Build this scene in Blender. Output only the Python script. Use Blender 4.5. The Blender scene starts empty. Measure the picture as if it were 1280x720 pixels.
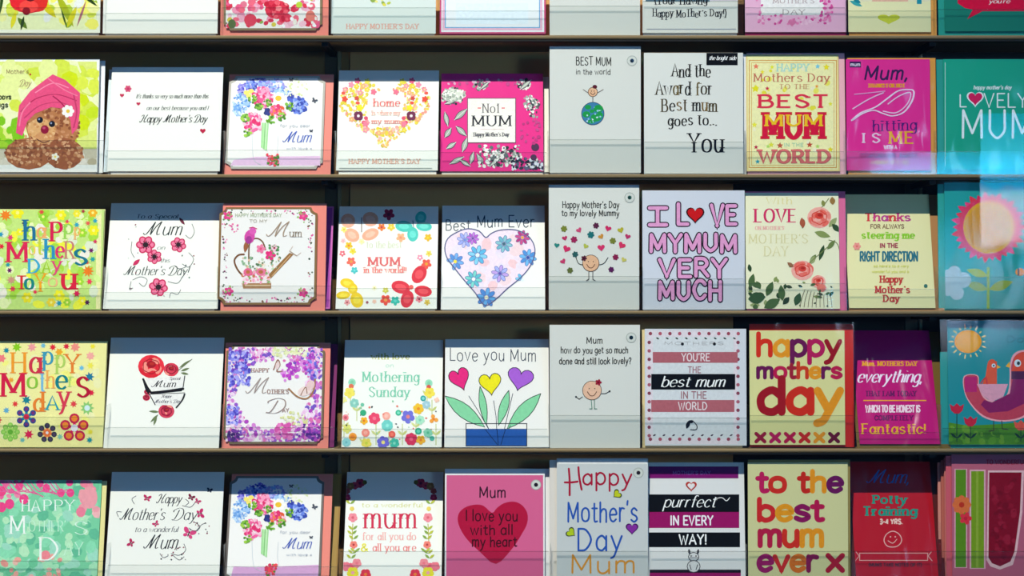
import bpy, math, random
from mathutils import Vector, Matrix
from mathutils.geometry import tessellate_polygon

# ------------------------------------------------------------------ camera, world, lights, exposure
D = 2.0            # distance from lens to the front plane of the shelves
ZC = 1.30          # eye height
scene = bpy.context.scene
COL = scene.collection
cd = bpy.data.cameras.new('camera'); cam = bpy.data.objects.new('camera', cd); COL.objects.link(cam)
cam.location = (0, -D, ZC); cam.rotation_euler = (math.pi/2, 0, 0)
cd.sensor_width = 36; cd.lens = 36*D/1.28; cd.clip_start = 0.02
scene.camera = cam
w = bpy.data.worlds.new('sky'); scene.world = w; w.use_nodes = True
bg = w.node_tree.nodes['Background']; bg.inputs[0].default_value = (0.15, 0.40, 1.0, 1); bg.inputs[1].default_value = 0.27
LP = Vector((-0.75, -3.1, ZC+3.75))                     # the shop's ceiling spotlight, high in front of the rack
AIM = Vector((-0.42, 0.0, ZC-0.04))
ld = bpy.data.lights.new('ceiling_spotlight', 'SPOT'); key = bpy.data.objects.new('ceiling_spotlight', ld); COL.objects.link(key)
key.location = LP; key.rotation_euler = (AIM-LP).to_track_quat('-Z', 'Y').to_euler()
ld.energy = 1345; ld.color = (1.0, 0.965, 0.88); ld.spot_size = math.radians(37); ld.spot_blend = 1.0; ld.shadow_soft_size = 0.014
scene.cycles.transparent_max_bounces = 32               # many clear layers: window, lips, cellophane
vs = scene.view_settings
vs.view_transform = 'Standard'; vs.look = 'None'; vs.gamma = 1; vs.use_curve_mapping = False; vs.exposure = 0.0

# ------------------------------------------------------------------ helpers
def lin(h, g=1.0):
    if not isinstance(h, str): return h
    r = [int(h[i:i+2], 16)/255 for i in (0, 2, 4)]
    return tuple(min(0.95, g*(c/12.92 if c <= .04045 else ((c+.055)/1.055)**2.4)) for c in r)
MC = {}
def mat(name, col, rough=0.6, grain=0.0, scale=60, spec=0.3, bump=0.0, metal=0.0, stretch=(1,1,1)):
    if name in MC: return MC[name]
    m = bpy.data.materials.new(name); m.use_nodes = True; nt = m.node_tree; b = nt.nodes['Principled BSDF']
    b.inputs['Roughness'].default_value = rough; b.inputs['Specular IOR Level'].default_value = spec; b.inputs['Metallic'].default_value = metal
    c = lin(col)
    tc = nt.nodes.new('ShaderNodeTexCoord'); mp = nt.nodes.new('ShaderNodeMapping'); mp.inputs['Scale'].default_value = stretch
    nz = nt.nodes.new('ShaderNodeTexNoise'); nz.inputs['Scale'].default_value = scale; nz.inputs['Detail'].default_value = 4
    nt.links.new(tc.outputs['Object'], mp.inputs[0]); nt.links.new(mp.outputs[0], nz.inputs['Vector'])
    mx = nt.nodes.new('ShaderNodeMix'); mx.data_type = 'RGBA'
    mx.inputs['A'].default_value = tuple(x*(1-grain) for x in c)+(1,); mx.inputs['B'].default_value = tuple(min(1, x*(1+grain)) for x in c)+(1,)
    nt.links.new(nz.outputs[0], mx.inputs['Factor']); nt.links.new(mx.outputs['Result'], b.inputs['Base Color'])
    if bump:
        bp = nt.nodes.new('ShaderNodeBump'); bp.inputs['Strength'].default_value = bump; bp.inputs['Distance'].default_value = 0.002
        nt.links.new(nz.outputs[0], bp.inputs['Height']); nt.links.new(bp.outputs[0], b.inputs['Normal'])
    MC[name] = m; return m
def paper(col): return mat('paper_'+col, col, 0.6, 0.03, 400, 0.1, 0.05)
def print_mat():
    m = bpy.data.materials.new('printing_ink'); m.use_nodes = True; nt = m.node_tree; b = nt.nodes['Principled BSDF']
    a = nt.nodes.new('ShaderNodeAttribute'); a.attribute_name = 'ink'
    tc = nt.nodes.new('ShaderNodeTexCoord'); nz = nt.nodes.new('ShaderNodeTexNoise'); nz.inputs['Scale'].default_value = 260; nz.inputs['Detail'].default_value = 3
    mr = nt.nodes.new('ShaderNodeMapRange'); mr.inputs['To Min'].default_value = 0.84; mr.inputs['To Max'].default_value = 1.16
    nt.links.new(tc.outputs['Object'], nz.inputs['Vector']); nt.links.new(nz.outputs[0], mr.inputs[0])
    vm = nt.nodes.new('ShaderNodeVectorMath'); vm.operation = 'SCALE'
    nt.links.new(a.outputs['Color'], vm.inputs[0]); nt.links.new(mr.outputs[0], vm.inputs['Scale'])
    nt.links.new(vm.outputs[0], b.inputs['Base Color'])
    b.inputs['Roughness'].default_value = 0.55; b.inputs['Specular IOR Level'].default_value = 0.08
    return m
INK = print_mat()
def clear(name, tint, refl, rough, crinkle=0.0, scale=30, tr=1.0):
    m = bpy.data.materials.new(name); m.use_nodes = True; nt = m.node_tree; nt.nodes.clear()
    o = nt.nodes.new('ShaderNodeOutputMaterial'); mx = nt.nodes.new('ShaderNodeMixShader'); t = nt.nodes.new('ShaderNodeBsdfTransparent')
    g = nt.nodes.new('ShaderNodeBsdfGlossy'); g.inputs['Roughness'].default_value = rough
    t.inputs[0].default_value = tuple(c*tr for c in tint)+(1,)
    lw = nt.nodes.new('ShaderNodeLayerWeight'); lw.inputs[0].default_value = .5
    pw = nt.nodes.new('ShaderNodeMath'); pw.operation = 'POWER'; pw.inputs[1].default_value = 5
    mu = nt.nodes.new('ShaderNodeMath'); mu.operation = 'MULTIPLY_ADD'; mu.inputs[1].default_value = .5; mu.inputs[2].default_value = .04*refl
    nt.links.new(lw.outputs['Facing'], pw.inputs[0]); nt.links.new(pw.outputs[0], mu.inputs[0]); nt.links.new(mu.outputs[0], mx.inputs[0])
    nt.links.new(t.outputs[0], mx.inputs[1]); nt.links.new(g.outputs[0], mx.inputs[2]); nt.links.new(mx.outputs[0], o.inputs[0])
    if crinkle:
        tc = nt.nodes.new('ShaderNodeTexCoord'); mp = nt.nodes.new('ShaderNodeMapping'); mp.inputs['Rotation'].default_value = (0, .7, 0); mp.inputs['Scale'].default_value = (1, 1, 0.35)
        nz = nt.nodes.new('ShaderNodeTexNoise'); nz.inputs['Scale'].default_value = scale; nz.inputs['Detail'].default_value = 0.5; nz.inputs['Distortion'].default_value = 1.2
        bp = nt.nodes.new('ShaderNodeBump'); bp.inputs['Strength'].default_value = crinkle; bp.inputs['Distance'].default_value = 0.01
        nt.links.new(tc.outputs['Object'], mp.inputs[0]); nt.links.new(mp.outputs[0], nz.inputs['Vector']); nt.links.new(nz.outputs[0], bp.inputs['Height'])
        nt.links.new(bp.outputs[0], g.inputs['Normal'])
    return m
WRAP = clear('cellophane', (.99, .99, .985), 0.3, 0.12, 0.12, 22)
WRAPC = clear('crinkled_cellophane', (.97, .98, .99), 1.0, 0.2, 0.8, 26)
ACR = clear('clear_acrylic', (.955, .965, .96), 0.5, 0.08)
GLASS = clear('window_glass', (.99, 1, 1), 0.2, 0.0)
ACE = clear('acrylic_edge', (.82, .84, .83), 0.5, 0.2)
BOX = [(0,1,2,3),(7,6,5,4),(0,4,5,1),(1,5,6,2),(2,6,7,3),(3,7,4,0)]
def mesh(name, v, f, m, parent=None, cols=None):
    me = bpy.data.meshes.new(name); me.from_pydata(v, [], f); me.update()
    if cols is not None:
        ca = me.color_attributes.new('ink', 'FLOAT_COLOR', 'POINT'); ca.data.foreach_set('color', [x for c in cols for x in (*c, 1.0)])
    if m: me.materials.append(m)
    o = bpy.data.objects.new(name, me); COL.objects.link(o)
    if parent: o.parent = parent
    return o
def boxv(x0, x1, y0, y1, z0, z1): return [(x0,y0,z0),(x1,y0,z0),(x1,y1,z0),(x0,y1,z0),(x0,y0,z1),(x1,y0,z1),(x1,y1,z1),(x0,y1,z1)]
def boxes(name, bs, m, parent=None):
    v, f = [], []
    for b in bs:
        n = len(v); v += boxv(*b); f += [tuple(i+n for i in q) for q in ((0,3,2,1),(4,5,6,7),(0,1,5,4),(1,2,6,5),(2,3,7,6),(3,0,4,7))]
    return mesh(name, v, f, m, parent)
def prism(name, pts, y0, y1, m, parent=None):           # outline in x,z extruded in y
    n = len(pts); v = [(x, y0, z) for x, z in pts]+[(x, y1, z) for x, z in pts]
    f = [t for t in tessellate_polygon([[Vector((x, z, 0)) for x, z in pts]])]
    f2 = [tuple(i+n for i in reversed(t)) for t in f]
    return mesh(name, v, [tuple(t) for t in f]+f2+[(i, (i+1) % n, (i+1) % n+n, i+n) for i in range(n)], m, parent)
def struct(o): o['kind'] = 'structure'; return o
def at(px, py, y=0.0):
    k = (D+y)/D; return Vector(((px-640)*.001*k, y, ZC+(360-py)*.001*k))

# ------------------------------------------------------------------ hand made stroke alphabet (cap height 6, x height 4)
BW = "~.4,3 1.6,4.1 3,3.5 3.5,2 3,.5 1.6,-.05 .4,1"
G = {
'a':(3.6,["~3.2,3 2,4.1 .7,3.3 .3,1.9 .7,.5 2,0 3.2,1.1","3.3,4 3.3,0"]),'b':(3.7,[".4,6.2 .4,0",BW]),
'c':(3.4,["~3.2,3.2 2,4.1 .8,3.4 .3,2 .8,.6 2,0 3.2,.8"]),'d':(3.7,["3.3,6.2 3.3,0","~3.2,3 2,4.1 .7,3.3 .3,2 .7,.5 2,0 3.2,1"]),
'e':(3.6,["~.4,2.1 1.8,2.15 3.4,2.3 3,3.6 1.9,4.1 .7,3.4 .3,2 .8,.5 2,0 3.2,.7"]),'f':(2.6,["~2.8,5.8 2,6.3 1.3,5.6 1.2,4 1.2,0",".2,3.9 2.5,3.9"]),
'g':(3.7,["~3.2,3 2,4.1 .7,3.3 .3,1.9 .7,.5 2,0 3.2,1.1","~3.3,4 3.35,0 3,-1.6 1.8,-2.2 .5,-1.6"]),'h':(3.6,[".4,6.2 .4,0","~.4,2.8 1.5,4 2.8,3.9 3.2,2.8 3.2,0"]),
'i':(1,[".5,4 .5,0",".5,5.5 .5,5.7"]),'j':(1.4,["~1.1,4 1.1,-1 .6,-2 -.2,-2.1","1.1,5.5 1.1,5.7"]),'k':(3.3,[".4,6.2 .4,0","3,4 .5,1.8","1.4,2.6 3.2,0"]),
'l':(1,[".5,6.2 .5,0"]),'m':(5.2,[".4,4 .4,0","~.4,2.8 1.2,4 2.3,3.9 2.6,2.8 2.6,0","~2.6,2.8 3.4,4 4.5,3.9 4.8,2.8 4.8,0"]),
'n':(3.6,[".4,4 .4,0","~.4,2.8 1.5,4 2.8,3.9 3.2,2.8 3.2,0"]),'o':(4,["~2,4.1 .7,3.5 .3,2 .7,.5 2,0 3.3,.5 3.7,2 3.3,3.5 2,4.1"]),
'p':(3.7,[".4,4 .4,-2.2",BW]),'q':(3.7,["3.3,4 3.3,-2.2","~3.2,3 2,4.1 .7,3.3 .3,2 .7,.5 2,0 3.2,1"]),'r':(2.6,[".4,4 .4,0","~.4,2.6 1.2,3.9 2.4,3.8"]),
's':(3.4,["~3,3.4 1.8,4.1 .6,3.4 .9,2.4 2.6,1.7 3.1,.8 1.8,0 .4,.6"]),'t':(2.6,["~1.2,5.4 1.2,3 1.2,.8 1.6,.05 2.5,.2",".2,4 2.4,4"]),
'u':(3.6,["~.4,4 .4,1.2 1.2,0 2.3,.2 3.2,1.4","3.2,4 3.2,0"]),'v':(3.6,[".2,4 1.8,0 3.4,4"]),'w':(5.2,[".2,4 1.4,0 2.6,3.6 3.8,0 5,4"]),
'x':(3.4,[".3,4 3.1,0","3.1,4 .3,0"]),'y':(3.7,[".3,4 1.9,.2","~3.5,4 1.9,.2 1.1,-1.6 .2,-2.1"]),'z':(3.4,[".3,4 3.1,4 .3,0 3.1,0"]),
'A':(4.6,[".1,0 2.3,6 4.5,0",".9,2.1 3.7,2.1"]),'B':(4.2,[".4,0 .4,6","~.4,6 2.6,5.9 3.4,4.6 2.6,3.3 .4,3.2","~.4,3.2 3,3.1 3.9,1.6 3,.1 .4,0"]),
'C':(4.6,["~4.3,4.9 3.2,6 1.6,5.8 .4,3 1.6,.2 3.2,0 4.3,1.1"]),'D':(4.8,[".5,0 .5,6","~.5,6 2.8,5.7 4.4,3 2.8,.3 .5,0"]),
'E':(3.8,[".5,0 .5,6",".5,6 3.6,6",".5,3.1 3,3.1",".5,0 3.7,0"]),'F':(3.7,[".5,0 .5,6",".5,6 3.6,6",".5,3.1 3,3.1"]),
'G':(4.8,["~4.3,4.9 3.2,6 1.6,5.8 .4,3 1.6,.2 3.4,.1 4.4,1.4","4.4,1.4 4.4,2.8","4.5,2.8 2.8,2.8"]),'H':(4.6,[".5,0 .5,6","4.1,0 4.1,6",".5,3.1 4.1,3.1"]),
'I':(1.2,[".6,0 .6,6"]),'J':(3,["~2.5,6 2.5,1.4 1.5,0 .3,.8"]),'K':(4.2,[".5,0 .5,6","3.9,6 .6,2.6","1.6,3.6 4,0"]),'L':(3.6,[".5,6 .5,0",".5,0 3.5,0"]),
'M':(5.6,[".5,0 .6,6",".6,6 2.8,1",  "2.8,1 5,6","5,6 5.1,0"]),'N':(4.8,[".5,0 .5,6",".5,6 4.3,0","4.3,0 4.3,6"]),
'O':(5,["~2.5,6.1 .9,5.2 .3,3 .9,.8 2.5,-.1 4.1,.8 4.7,3 4.1,5.2 2.5,6.1"]),'P':(4,[".5,0 .5,6","~.5,6 2.8,5.9 3.7,4.4 2.8,2.9 .5,2.8"]),
'Q':(5,["~2.5,6.1 .9,5.2 .3,3 .9,.8 2.5,-.1 4.1,.8 4.7,3 4.1,5.2 2.5,6.1","3,1.4 4.7,-.5"]),'R':(4.2,[".5,0 .5,6","~.5,6 2.8,5.9 3.7,4.4 2.8,3 .5,2.9","2,2.9 4,0"]),
'S':(4.2,["~3.8,5 2.2,6.1 .7,5.3 .9,3.9 3,2.6 3.8,1.2 2.2,-.1 .4,1"]),'T':(4.2,["2.1,0 2.1,6",".1,6 4.1,6"]),'U':(4.6,["~.5,6 .5,3.5 .6,1.4 2.3,-.1 4,1.4 4.1,3.5 4.1,6"]),
'V':(4.4,[".1,6 2.2,0 4.3,6"]),'W':(6,[".1,6 1.6,0 3,5 4.4,0 5.9,6"]),'X':(4.2,[".2,6 4,0","4,6 .2,0"]),'Y':(4.2,[".1,6 2.1,3 4.1,6","2.1,3 2.1,0"]),'Z':(4.2,[".3,6 3.9,6 .3,0 3.9,0"]),
"'":(.8,[".5,6.2 .3,5"]),'!':(1,[".5,6 .5,1.8",".5,.1 .5,.3"]),'.':(1,[".5,0 .5,.6"]),'3':(3.4,["~.4,5.2 1.6,6 2.9,5.2 2.7,3.9 1.4,3.2 2.8,2.8 3.2,1.3 1.8,0 .3,.9"]),'4':(3.8,["2.8,0 2.8,6","2.8,6 .2,1.8 3.7,1.8"]),',':(1,[".6,.4 .2,-1"]),'?':(3.2,["~.3,5 1.6,6.1 2.9,5 2.4,3.6 1.5,2.6 1.5,1.6","1.5,.1 1.5,.3"]),
'(':(1.6,["~1.4,6.4 .4,3 1.4,-1"]),')':(1.6,["~.2,6.4 1.2,3 .2,-1"]),'-':(2.4,[".3,2.6 2.1,2.6"]),'1':(2,["~.2,4.8 .9,5.3 1.2,6","1.2,6 1.2,0"]),
'&':(4.4,["~4.2,0 1.2,4.4 1.6,5.9 2.8,5.6 2.6,4.2 .6,2.2 .6,.6 2,-.1 4,2"]),'o_':(1,[]),
}
G["`"] = G["'"]
# script capitals
GS = {'M':(8,["~-.6,1 .4,.2 1.6,1.6 3.6,6.2","~3.6,6.2 3,2.5 3,.2","~3,.2 4.6,4 6.6,6.4","~6.6,6.4 5.8,2.5 6.2,.2 7.4,.6"]),
 'H':(7,["~-.2,5 1.4,6.2 2.4,5.2 1.6,1.6 .2,0 -.8,1","~6.4,6.4 5,4.5 4.2,1.4 5,0 6.4,1","~1.6,2.8 3.6,3.6 5.4,3.2"]),
 'D':(6,["~2.6,5.4 2,2.6 1.2,.4 0,.2 .8,-.1 3.6,0 5.6,2.4 5,5.4 2.4,6.4 -.4,5.2 -.4,4.2"])}
def spl(p, n=5):
    if len(p) < 3: return p
    closed = (Vector(p[0])-Vector(p[-1])).length < 1e-6
    q = ([p[-2]] if closed else [p[0]])+list(p)+([p[1]] if closed else [p[-1]]); out = []
    for i in range(1, len(q)-2):
        a, b, c, d = q[i-1], q[i], q[i+1], q[i+2]
        for k in range(n):
            t = k/n
            out.append(tuple(.5*(2*b[j]+(c[j]-a[j])*t+(2*a[j]-5*b[j]+4*c[j]-d[j])*t*t+(3*b[j]-a[j]-3*c[j]+d[j])*t**3) for j in (0, 1)))
    out.append(p[-1]); return out
def parse(s):
    sm = s[0] == '~'; pts = [tuple(float(x) for x in q.split(',')) for q in s.lstrip('~').split()]
    return spl(pts, 4) if sm else pts
GP = {k: (v[0], [parse(s) for s in v[1]]) for k, v in G.items()}
GSP = {k: (v[0], [parse(s) for s in v[1]]) for k, v in GS.items()}

class Art:
    """Flat print on one card face: shapes in the face's own plane, each new shape a few microns prouder."""
    def __init__(s, card, name): s.c = card; s.name = name; s.v = []; s.f = []; s.col = []
    def poly(s, pts, col, tess=False):
        s.c.lv += 1; y = -0.00005-s.c.lv*s.c.step; n = len(s.v); c = lin(col, s.c.gain)
        for (x, p) in pts:
            u, v = s.c.cl(x, p); s.v.append((u, y, v)); s.col.append(c)
        if tess:
            for t in tessellate_polygon([[Vector((a, b, 0)) for a, b in pts]]): s.f.append(tuple(i+n for i in t))
        else: s.f.append(tuple(range(n, n+len(pts))))
    def rect(s, x0, y0, x1, y1, col): s.poly([(x0,y1),(x1,y1),(x1,y0),(x0,y0)], col)
    def ell(s, x, y, rx, ry=None, col='000000', rot=0, n=12):
        ry = ry or rx; c, q = math.cos(rot), math.sin(rot)
        s.poly([(x+rx*math.cos(t)*c-ry*math.sin(t)*q, y+rx*math.cos(t)*q+ry*math.sin(t)*c) for t in [2*math.pi*i/n for i in range(n)]], col)
    def frame(s, x0, y0, x1, y1, t, col):
        s.rect(x0, y0, x1, y0+t, col); s.rect(x0, y1-t, x1, y1, col); s.rect(x0, y0+t, x0+t, y1-t, col); s.rect(x1-t, y0+t, x1, y1-t, col)
    def stroke(s, pts, wd, col, smooth=False, nib=None, cap=True):
        if smooth: pts = spl(pts, 5)
        P = [Vector(p) for p in pts]; P = [p for i, p in enumerate(P) if i == 0 or (p-P[i-1]).length > 1e-4]
        if len(P) < 2: return
        s.c.lv += 1; y = -0.00005-s.c.lv*s.c.step; c = lin(col, s.c.gain); n0 = len(s.v); N = len(P)
        for i, p in enumerate(P):
            a = (P[i]-P[i-1]).normalized() if i else (P[1]-P[0]).normalized(); b = (P[i+1]-P[i]).normalized() if i < N-1 else a
            t = (a+b); t = t.normalized() if t.length > .2 else a; m = min(1.6, 1/max(.5, t.dot(a)))
            ww = wd
            if nib is not None: ww = wd*(nib+(1-nib)*abs(t.y)**1.3)
            nn = Vector((-t.y, t.x))*ww*.5*m
            for q in (p+nn, p-nn):
                u, v = s.c.cl(q.x, q.y); s.v.append((u, y, v)); s.col.append(c)
        for i in range(N-1): s.f.append((n0+2*i, n0+2*i+1, n0+2*i+3, n0+2*i+2))
        if cap and nib is None:
            for p in (P if N <= 5 else (P[0], P[-1])): s.ell(p.x, p.y, wd*.5, None, col, 0, 8)
    def heart(s, x, y, r, col, rot=0, out=None, ow=1, wide=1.0):
        pts = []
        for i in range(28):
            t = 2*math.pi*i/28; a = 16*math.sin(t)**3*wide; b = -(13*math.cos(t)-5*math.cos(2*t)-2*math.cos(3*t)-math.cos(4*t))-1.5
            a, b = a*r/16, b*r/16; pts.append((x+a*math.cos(rot)-b*math.sin(rot), y+a*math.sin(rot)+b*math.cos(rot)))
        s.poly(pts, col, True)
        if out: s.stroke(pts+[pts[0]], ow, out)
    def flower(s, x, y, r, col, cen='F4C430', n=5, rot=0, thin=.5):
        for i in range(n):
            a = rot+2*math.pi*i/n; s.ell(x+r*.56*math.cos(a), y+r*.56*math.sin(a), r*.46, r*thin*.75, col, a, 8)
        s.ell(x, y, r*.3, None, cen, 0, 8)
    def star(s, x, y, r, col, n=8, inn=.5, rot=0):
        s.poly([(x+(r if i % 2 == 0 else r*inn)*math.cos(rot+math.pi*i/n), y+(r if i % 2 == 0 else r*inn)*math.sin(rot+math.pi*i/n)) for i in range(2*n)], col, True)
    def leaf(s, x0, y0, x1, y1, wd, col, out=None):
        dx, dy = x1-x0, y1-y0; L = math.hypot(dx, dy); nx, ny = -dy/L*wd*.5, dx/L*wd*.5; pr = [0, .55, .9, 1, .85, .5]
        pts = [(x0+dx*i/6+nx*pr[i], y0+dy*i/6+ny*pr[i]) for i in range(6)]+[(x1, y1)]+[(x0+dx*i/6-nx*pr[i], y0+dy*i/6-ny*pr[i]) for i in range(5, 0, -1)]
        s.poly(pts, col, True)
        if out: s.stroke(pts+[pts[0]], .9, out)
    def butterfly(s, x, y, r, col, body='302030', rot=0):
        c, q = math.cos(rot), math.sin(rot)
        for (a, b, e, f, g) in ((-.5,-.35,.5,.33,.7),(.5,-.35,.5,.33,-.7),(-.38,.32,.33,.24,-.6),(.38,.32,.33,.24,.6)):
            s.ell(x+r*(a*c-b*q), y+r*(a*q+b*c), r*e, r*f, col, g+rot, 9)
        s.ell(x, y, r*.5, r*.09, body, rot+math.pi/2, 6)
    def text(s, t, x0, x1, yb, cap, col, w=1.2, style='', ycap=None, jit=0, slope=0, out=None, ow=1.0, seed=1):
        """fit text t between x0 and x1, baseline yb; style: serif slab script round"""
        R = random.Random(seed); script = 'script' in style; sl = .32 if script else (.18 if 'ital' in style else 0)
        def gl(ch): return (GSP[ch] if script and ch in GSP else GP.get(ch, GP['o_']))
        sp = 1.0 if not script else .5
        if 'tight' in style: sp = .4
        if 'wide' in style: sp = 2.0
        tot = sum((2.6 if ch == ' ' else gl(ch)[0]+sp) for ch in t)-sp; sx = (x1-x0)/max(tot, .1); sy = cap/6; x = x0; li = 0
        items = []
        for ch in t:
            if ch == ' ': x += 2.6*sx; continue
            wd, st = gl(ch); cc = col[li % len(col)] if isinstance(col, (list, tuple)) else col; li += 1
            dy = R.uniform(-jit, jit); k = 1+R.uniform(-jit, jit)*.06
            yy = yb+dy+slope*(x-x0)
            for sgm in st: items.append(([(x+(a*sx+b*sy*sl), yy-b*sy*k) for a, b in sgm], cc, sgm if ch not in ".,'!-" else []))
            x += (wd+sp)*sx
        serif = 'serif' in style or 'slab' in style
        passes = [(out, w+ow*2)] if out else []
        passes.append((None, w))
        for pc, pw in passes:
            for pts, cc, sgm in items:
                if script: s.stroke(pts, pw, pc or cc, nib=.28)
                elif 'serif' in style: s.stroke(pts, pw, pc or cc, nib=.38)
                elif 'slab' in style: s.stroke(pts, pw, pc or cc, nib=.6)
                else: s.stroke(pts, pw, pc or cc, cap=('flat' not in style))
                if serif and sgm:
                    for k, o in ((0, 1), (-1, -2)):
                        a, b = sgm[k], sgm[o]
                        if abs(b[1]-a[1]) > abs(b[0]-a[0])*.8:
                            p = pts[k]; hw = pw*(.95 if 'serif' in style else .72)+.35; th = max(.5, pw*(.34 if 'serif' in style else .5))
                            sg = -1 if b[1] > a[1] else 1
                            s.rect(p[0]-hw, p[1]-th*.5, p[0]+hw, p[1]+th*.5, pc or cc)
        return s
    def dots(s, pts, r, cols, R=random):
        for i, (x, y) in enumerate(pts): s.ell(x, y, r, None, cols[i % len(cols)], 0, 6)
    def spray(s, n, x0, y0, x1, y1, cols, r0, r1, seed, ok=None, kind='dot'):
        R = random.Random(seed)
        for _ in range(n):
            x, y = R.uniform(x0, x1), R.uniform(y0, y1)
            if ok and not ok(x, y): continue
            r = R.uniform(r0, r1); c = R.choice(cols)
            if kind == 'dot': s.ell(x, y, r, r*R.uniform(.6, 1), c, R.uniform(0, 3), 7); s.c.lv -= .65
            elif kind == 'star': s.star(x, y, r, c, 6, .5, R.random())
            elif kind == 'flower': s.flower(x, y, r, c, R.choice(['F6D24A', 'FFFFFF', 'C03048']), 5, R.random())
            elif kind == 'leaf': a = R.uniform(0, 6.3); s.leaf(x, y, x+2*r*math.cos(a), y+2*r*math.sin(a), r*.7, c)
    def done(s, label=None):
        if s.v:
            o = mesh(s.name, s.v, s.f, INK, s.c.root, s.col)
            if label: o['label'] = label

FLOOR = [44.5, 218, 388.5, 561, 736]      # pixel row of each tray's floor in the front plane
def rowz(r): return ZC+(360-FLOOR[r])*.001
def lip_bottom(r): return FLOOR[r]+7 if r >= 0 else -128
class Card:
    step = 0.0000012
    def __init__(s, row, x0, top, x1, bot, sh=None, board='F0F0E6', env='F2EFE4', envr=None, label='', notch=0, edge=None, dd=0.0, gain=1.0, wrap=True,
                 lean=None, group=None, crinkled=False, band=None, name='greeting_card', thick=1.0):
        s.lv = 0; s.gain = gain
        d0 = 0.0065; ze = ZC+(360-lip_bottom(row-1))*.001
        cot = (-LP.y)/(LP.z-ze); hh = (bot-top)*.001
        if lean is not None: dt = d0+lean
        elif sh is None: dt = d0+max(0.0, min(.02, (top-lip_bottom(row-1))*.001*cot*.8-d0))
        else:
            ds = max(.001, (sh-lip_bottom(row-1))*.001*cot); ds = ds*(1+0.0); dt = d0+(ds-d0)*hh/((bot-sh)*.001)
        d0 += dd; dt += dd
        B = at(640, bot, d0); T = at(640, top, dt); xm = (x0+x1)/2; k = (D+(d0+dt)/2)/D; X = (xm-640)*.001*k
        B.x = T.x = X; up = (T-B); s.H = up.length; up.normalize(); s.W = (x1-x0)*.001*k
        rt = Vector((1, 0, 0)); nb = rt.cross(up)*-1     # local y (into the rack)
        nb = Vector((0, up.z, -up.y)); s.B = B; s.up = up; s.nb = nb
        root = bpy.data.objects.new(name, None); COL.objects.link(root); root.empty_display_size = .02
        M = Matrix((( 1, nb.x, up.x, B.x), (0, nb.y, up.y, B.y), (0, nb.z, up.z, B.z), (0, 0, 0, 1))); root.matrix_world = M
        s.root = root; root['label'] = label; root['category'] = 'greeting card'
        root['group'] = group or 'greeting cards on the %s shelf' % ('topmost', 'second', 'middle', 'fourth', 'lowest')[row]
        s.x0, s.x1, s.top, s.bot = x0, x1, top, bot
        hw = s.W/2; H = s.H; nt = notch*.001
        if nt: ol = [(-hw+nt,0),(hw-nt,0),(hw-nt*.8,nt*.5),(hw-nt*.45,nt*.8),(hw,nt),(hw,H-nt),(hw-nt*.45,H-nt*.8),(hw-nt*.8,H-nt*.5),(hw-nt,H),(-hw+nt,H),(-hw+nt*.8,H-nt*.5),(-hw+nt*.45,H-nt*.8),(-hw,H-nt),(-hw,nt),(-hw+nt*.45,nt*.8),(-hw+nt*.8,nt*.5)]
        else: ol = [(-hw,0),(hw,0),(hw,H),(-hw,H)]
        s.ol = ol; s.mg = .0029 if nt else (.0021 if band else .0002)
        o = prism('card', ol, 0.0, 0.0005, paper(band or board), root)          # front leaf
        b = prism('back_leaf', [(x*.998, z*.998+.0001) for x, z in ol], 0.0011, 0.0016, paper(board), root)
        if nt or band:                                                          # printed ground inside a coloured border band
            t = .0028 if nt else .002
            cx, cz = 0, H/2; pts = [((x)*(hw-t)/hw, cz+(z-cz)*(cz-t)/cz) for x, z in ol]
            prism('printed_ground', pts, -0.00004, 0.0, paper(board), root)
        eh = envr or (x0+1, top+2, x1-1, FLOOR[row])
        (a0, c0), (a1, c1) = s.loc(eh[0], eh[3]), s.loc(eh[2], eh[1])
        if not envr: c0 = -(B.z-rowz(row)-.0002)/up.z
        bo = 0.0026
        v = [];
        e = boxes('envelope', [(a0, a1, bo, bo+.0011, c0, c1)], paper(env), root)
        # back flap of the envelope, a folded triangle
        m_ = (a0+a1)/2; prism('envelope_flap', [(a0+.001, c1-.001), (m_, c0+(c1-c0)*.45), (a1-.001, c1-.001)], bo+.0011, bo+.0014, paper(env), root)
        if wrap:
            xs = [min(a0, -hw)-.0008, max(a1, hw)+.0008]; zs = [min(0, c0)+.0001, max(H, c1)+.0016]; R = random.Random(int(x0*7+top)); n = 8 if crinkled else 5
            vv = []; ff = []
            for j in range(n+1):
                for i in range(n+1):
                    e_ = i in (0, n) or j in (0, n); vv.append((xs[0]+(xs[1]-xs[0])*i/n, -.0022-(0 if e_ else R.uniform(0, .0025 if crinkled else .0007)), zs[0]+(zs[1]-zs[0])*j/n))
            for j in range(n):
                for i in range(n): a = j*(n+1)+i; ff.append((a, a+1, a+n+2, a+n+1))
            wr = mesh('cellophane_wrap', vv, ff, WRAPC if crinkled else WRAP, root)
            for p in wr.data.polygons: p.use_smooth = True
    def loc(s, px, py):                                  # where the sight line through (px, py) meets this card's face
        o = Vector((0, -D, ZC)); d = Vector(((px-640)*.001, D, (360-py)*.001)); t = (s.B-o).dot(s.nb)/d.dot(s.nb); q = o+d*t-s.B
        return q.x, q.dot(s.up)
    def cl(s, px, py):                                   # the same, kept inside the card's printed area
        u, v = s.loc(px, py); m = s.mg; hw = s.W/2-m; return max(-hw, min(hw, u)), max(m, min(s.H-m, v))
    def art(s, name): return Art(s, name)

def badge(c, x, y, col='24405E'):
    a = c.art('badge'); a.ell(x, y, 6.5, None, 'A8AEA4', 0, 18); a.ell(x, y, 5.7, None, 'D4D8CE', 0, 16); a.ell(x, y, 2.6, None, col, 0, 10)
    a.star(x-.5, y+.3, 1.7, '101820', 5, .5); a.done('small round sticker with a dark dot')
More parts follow.
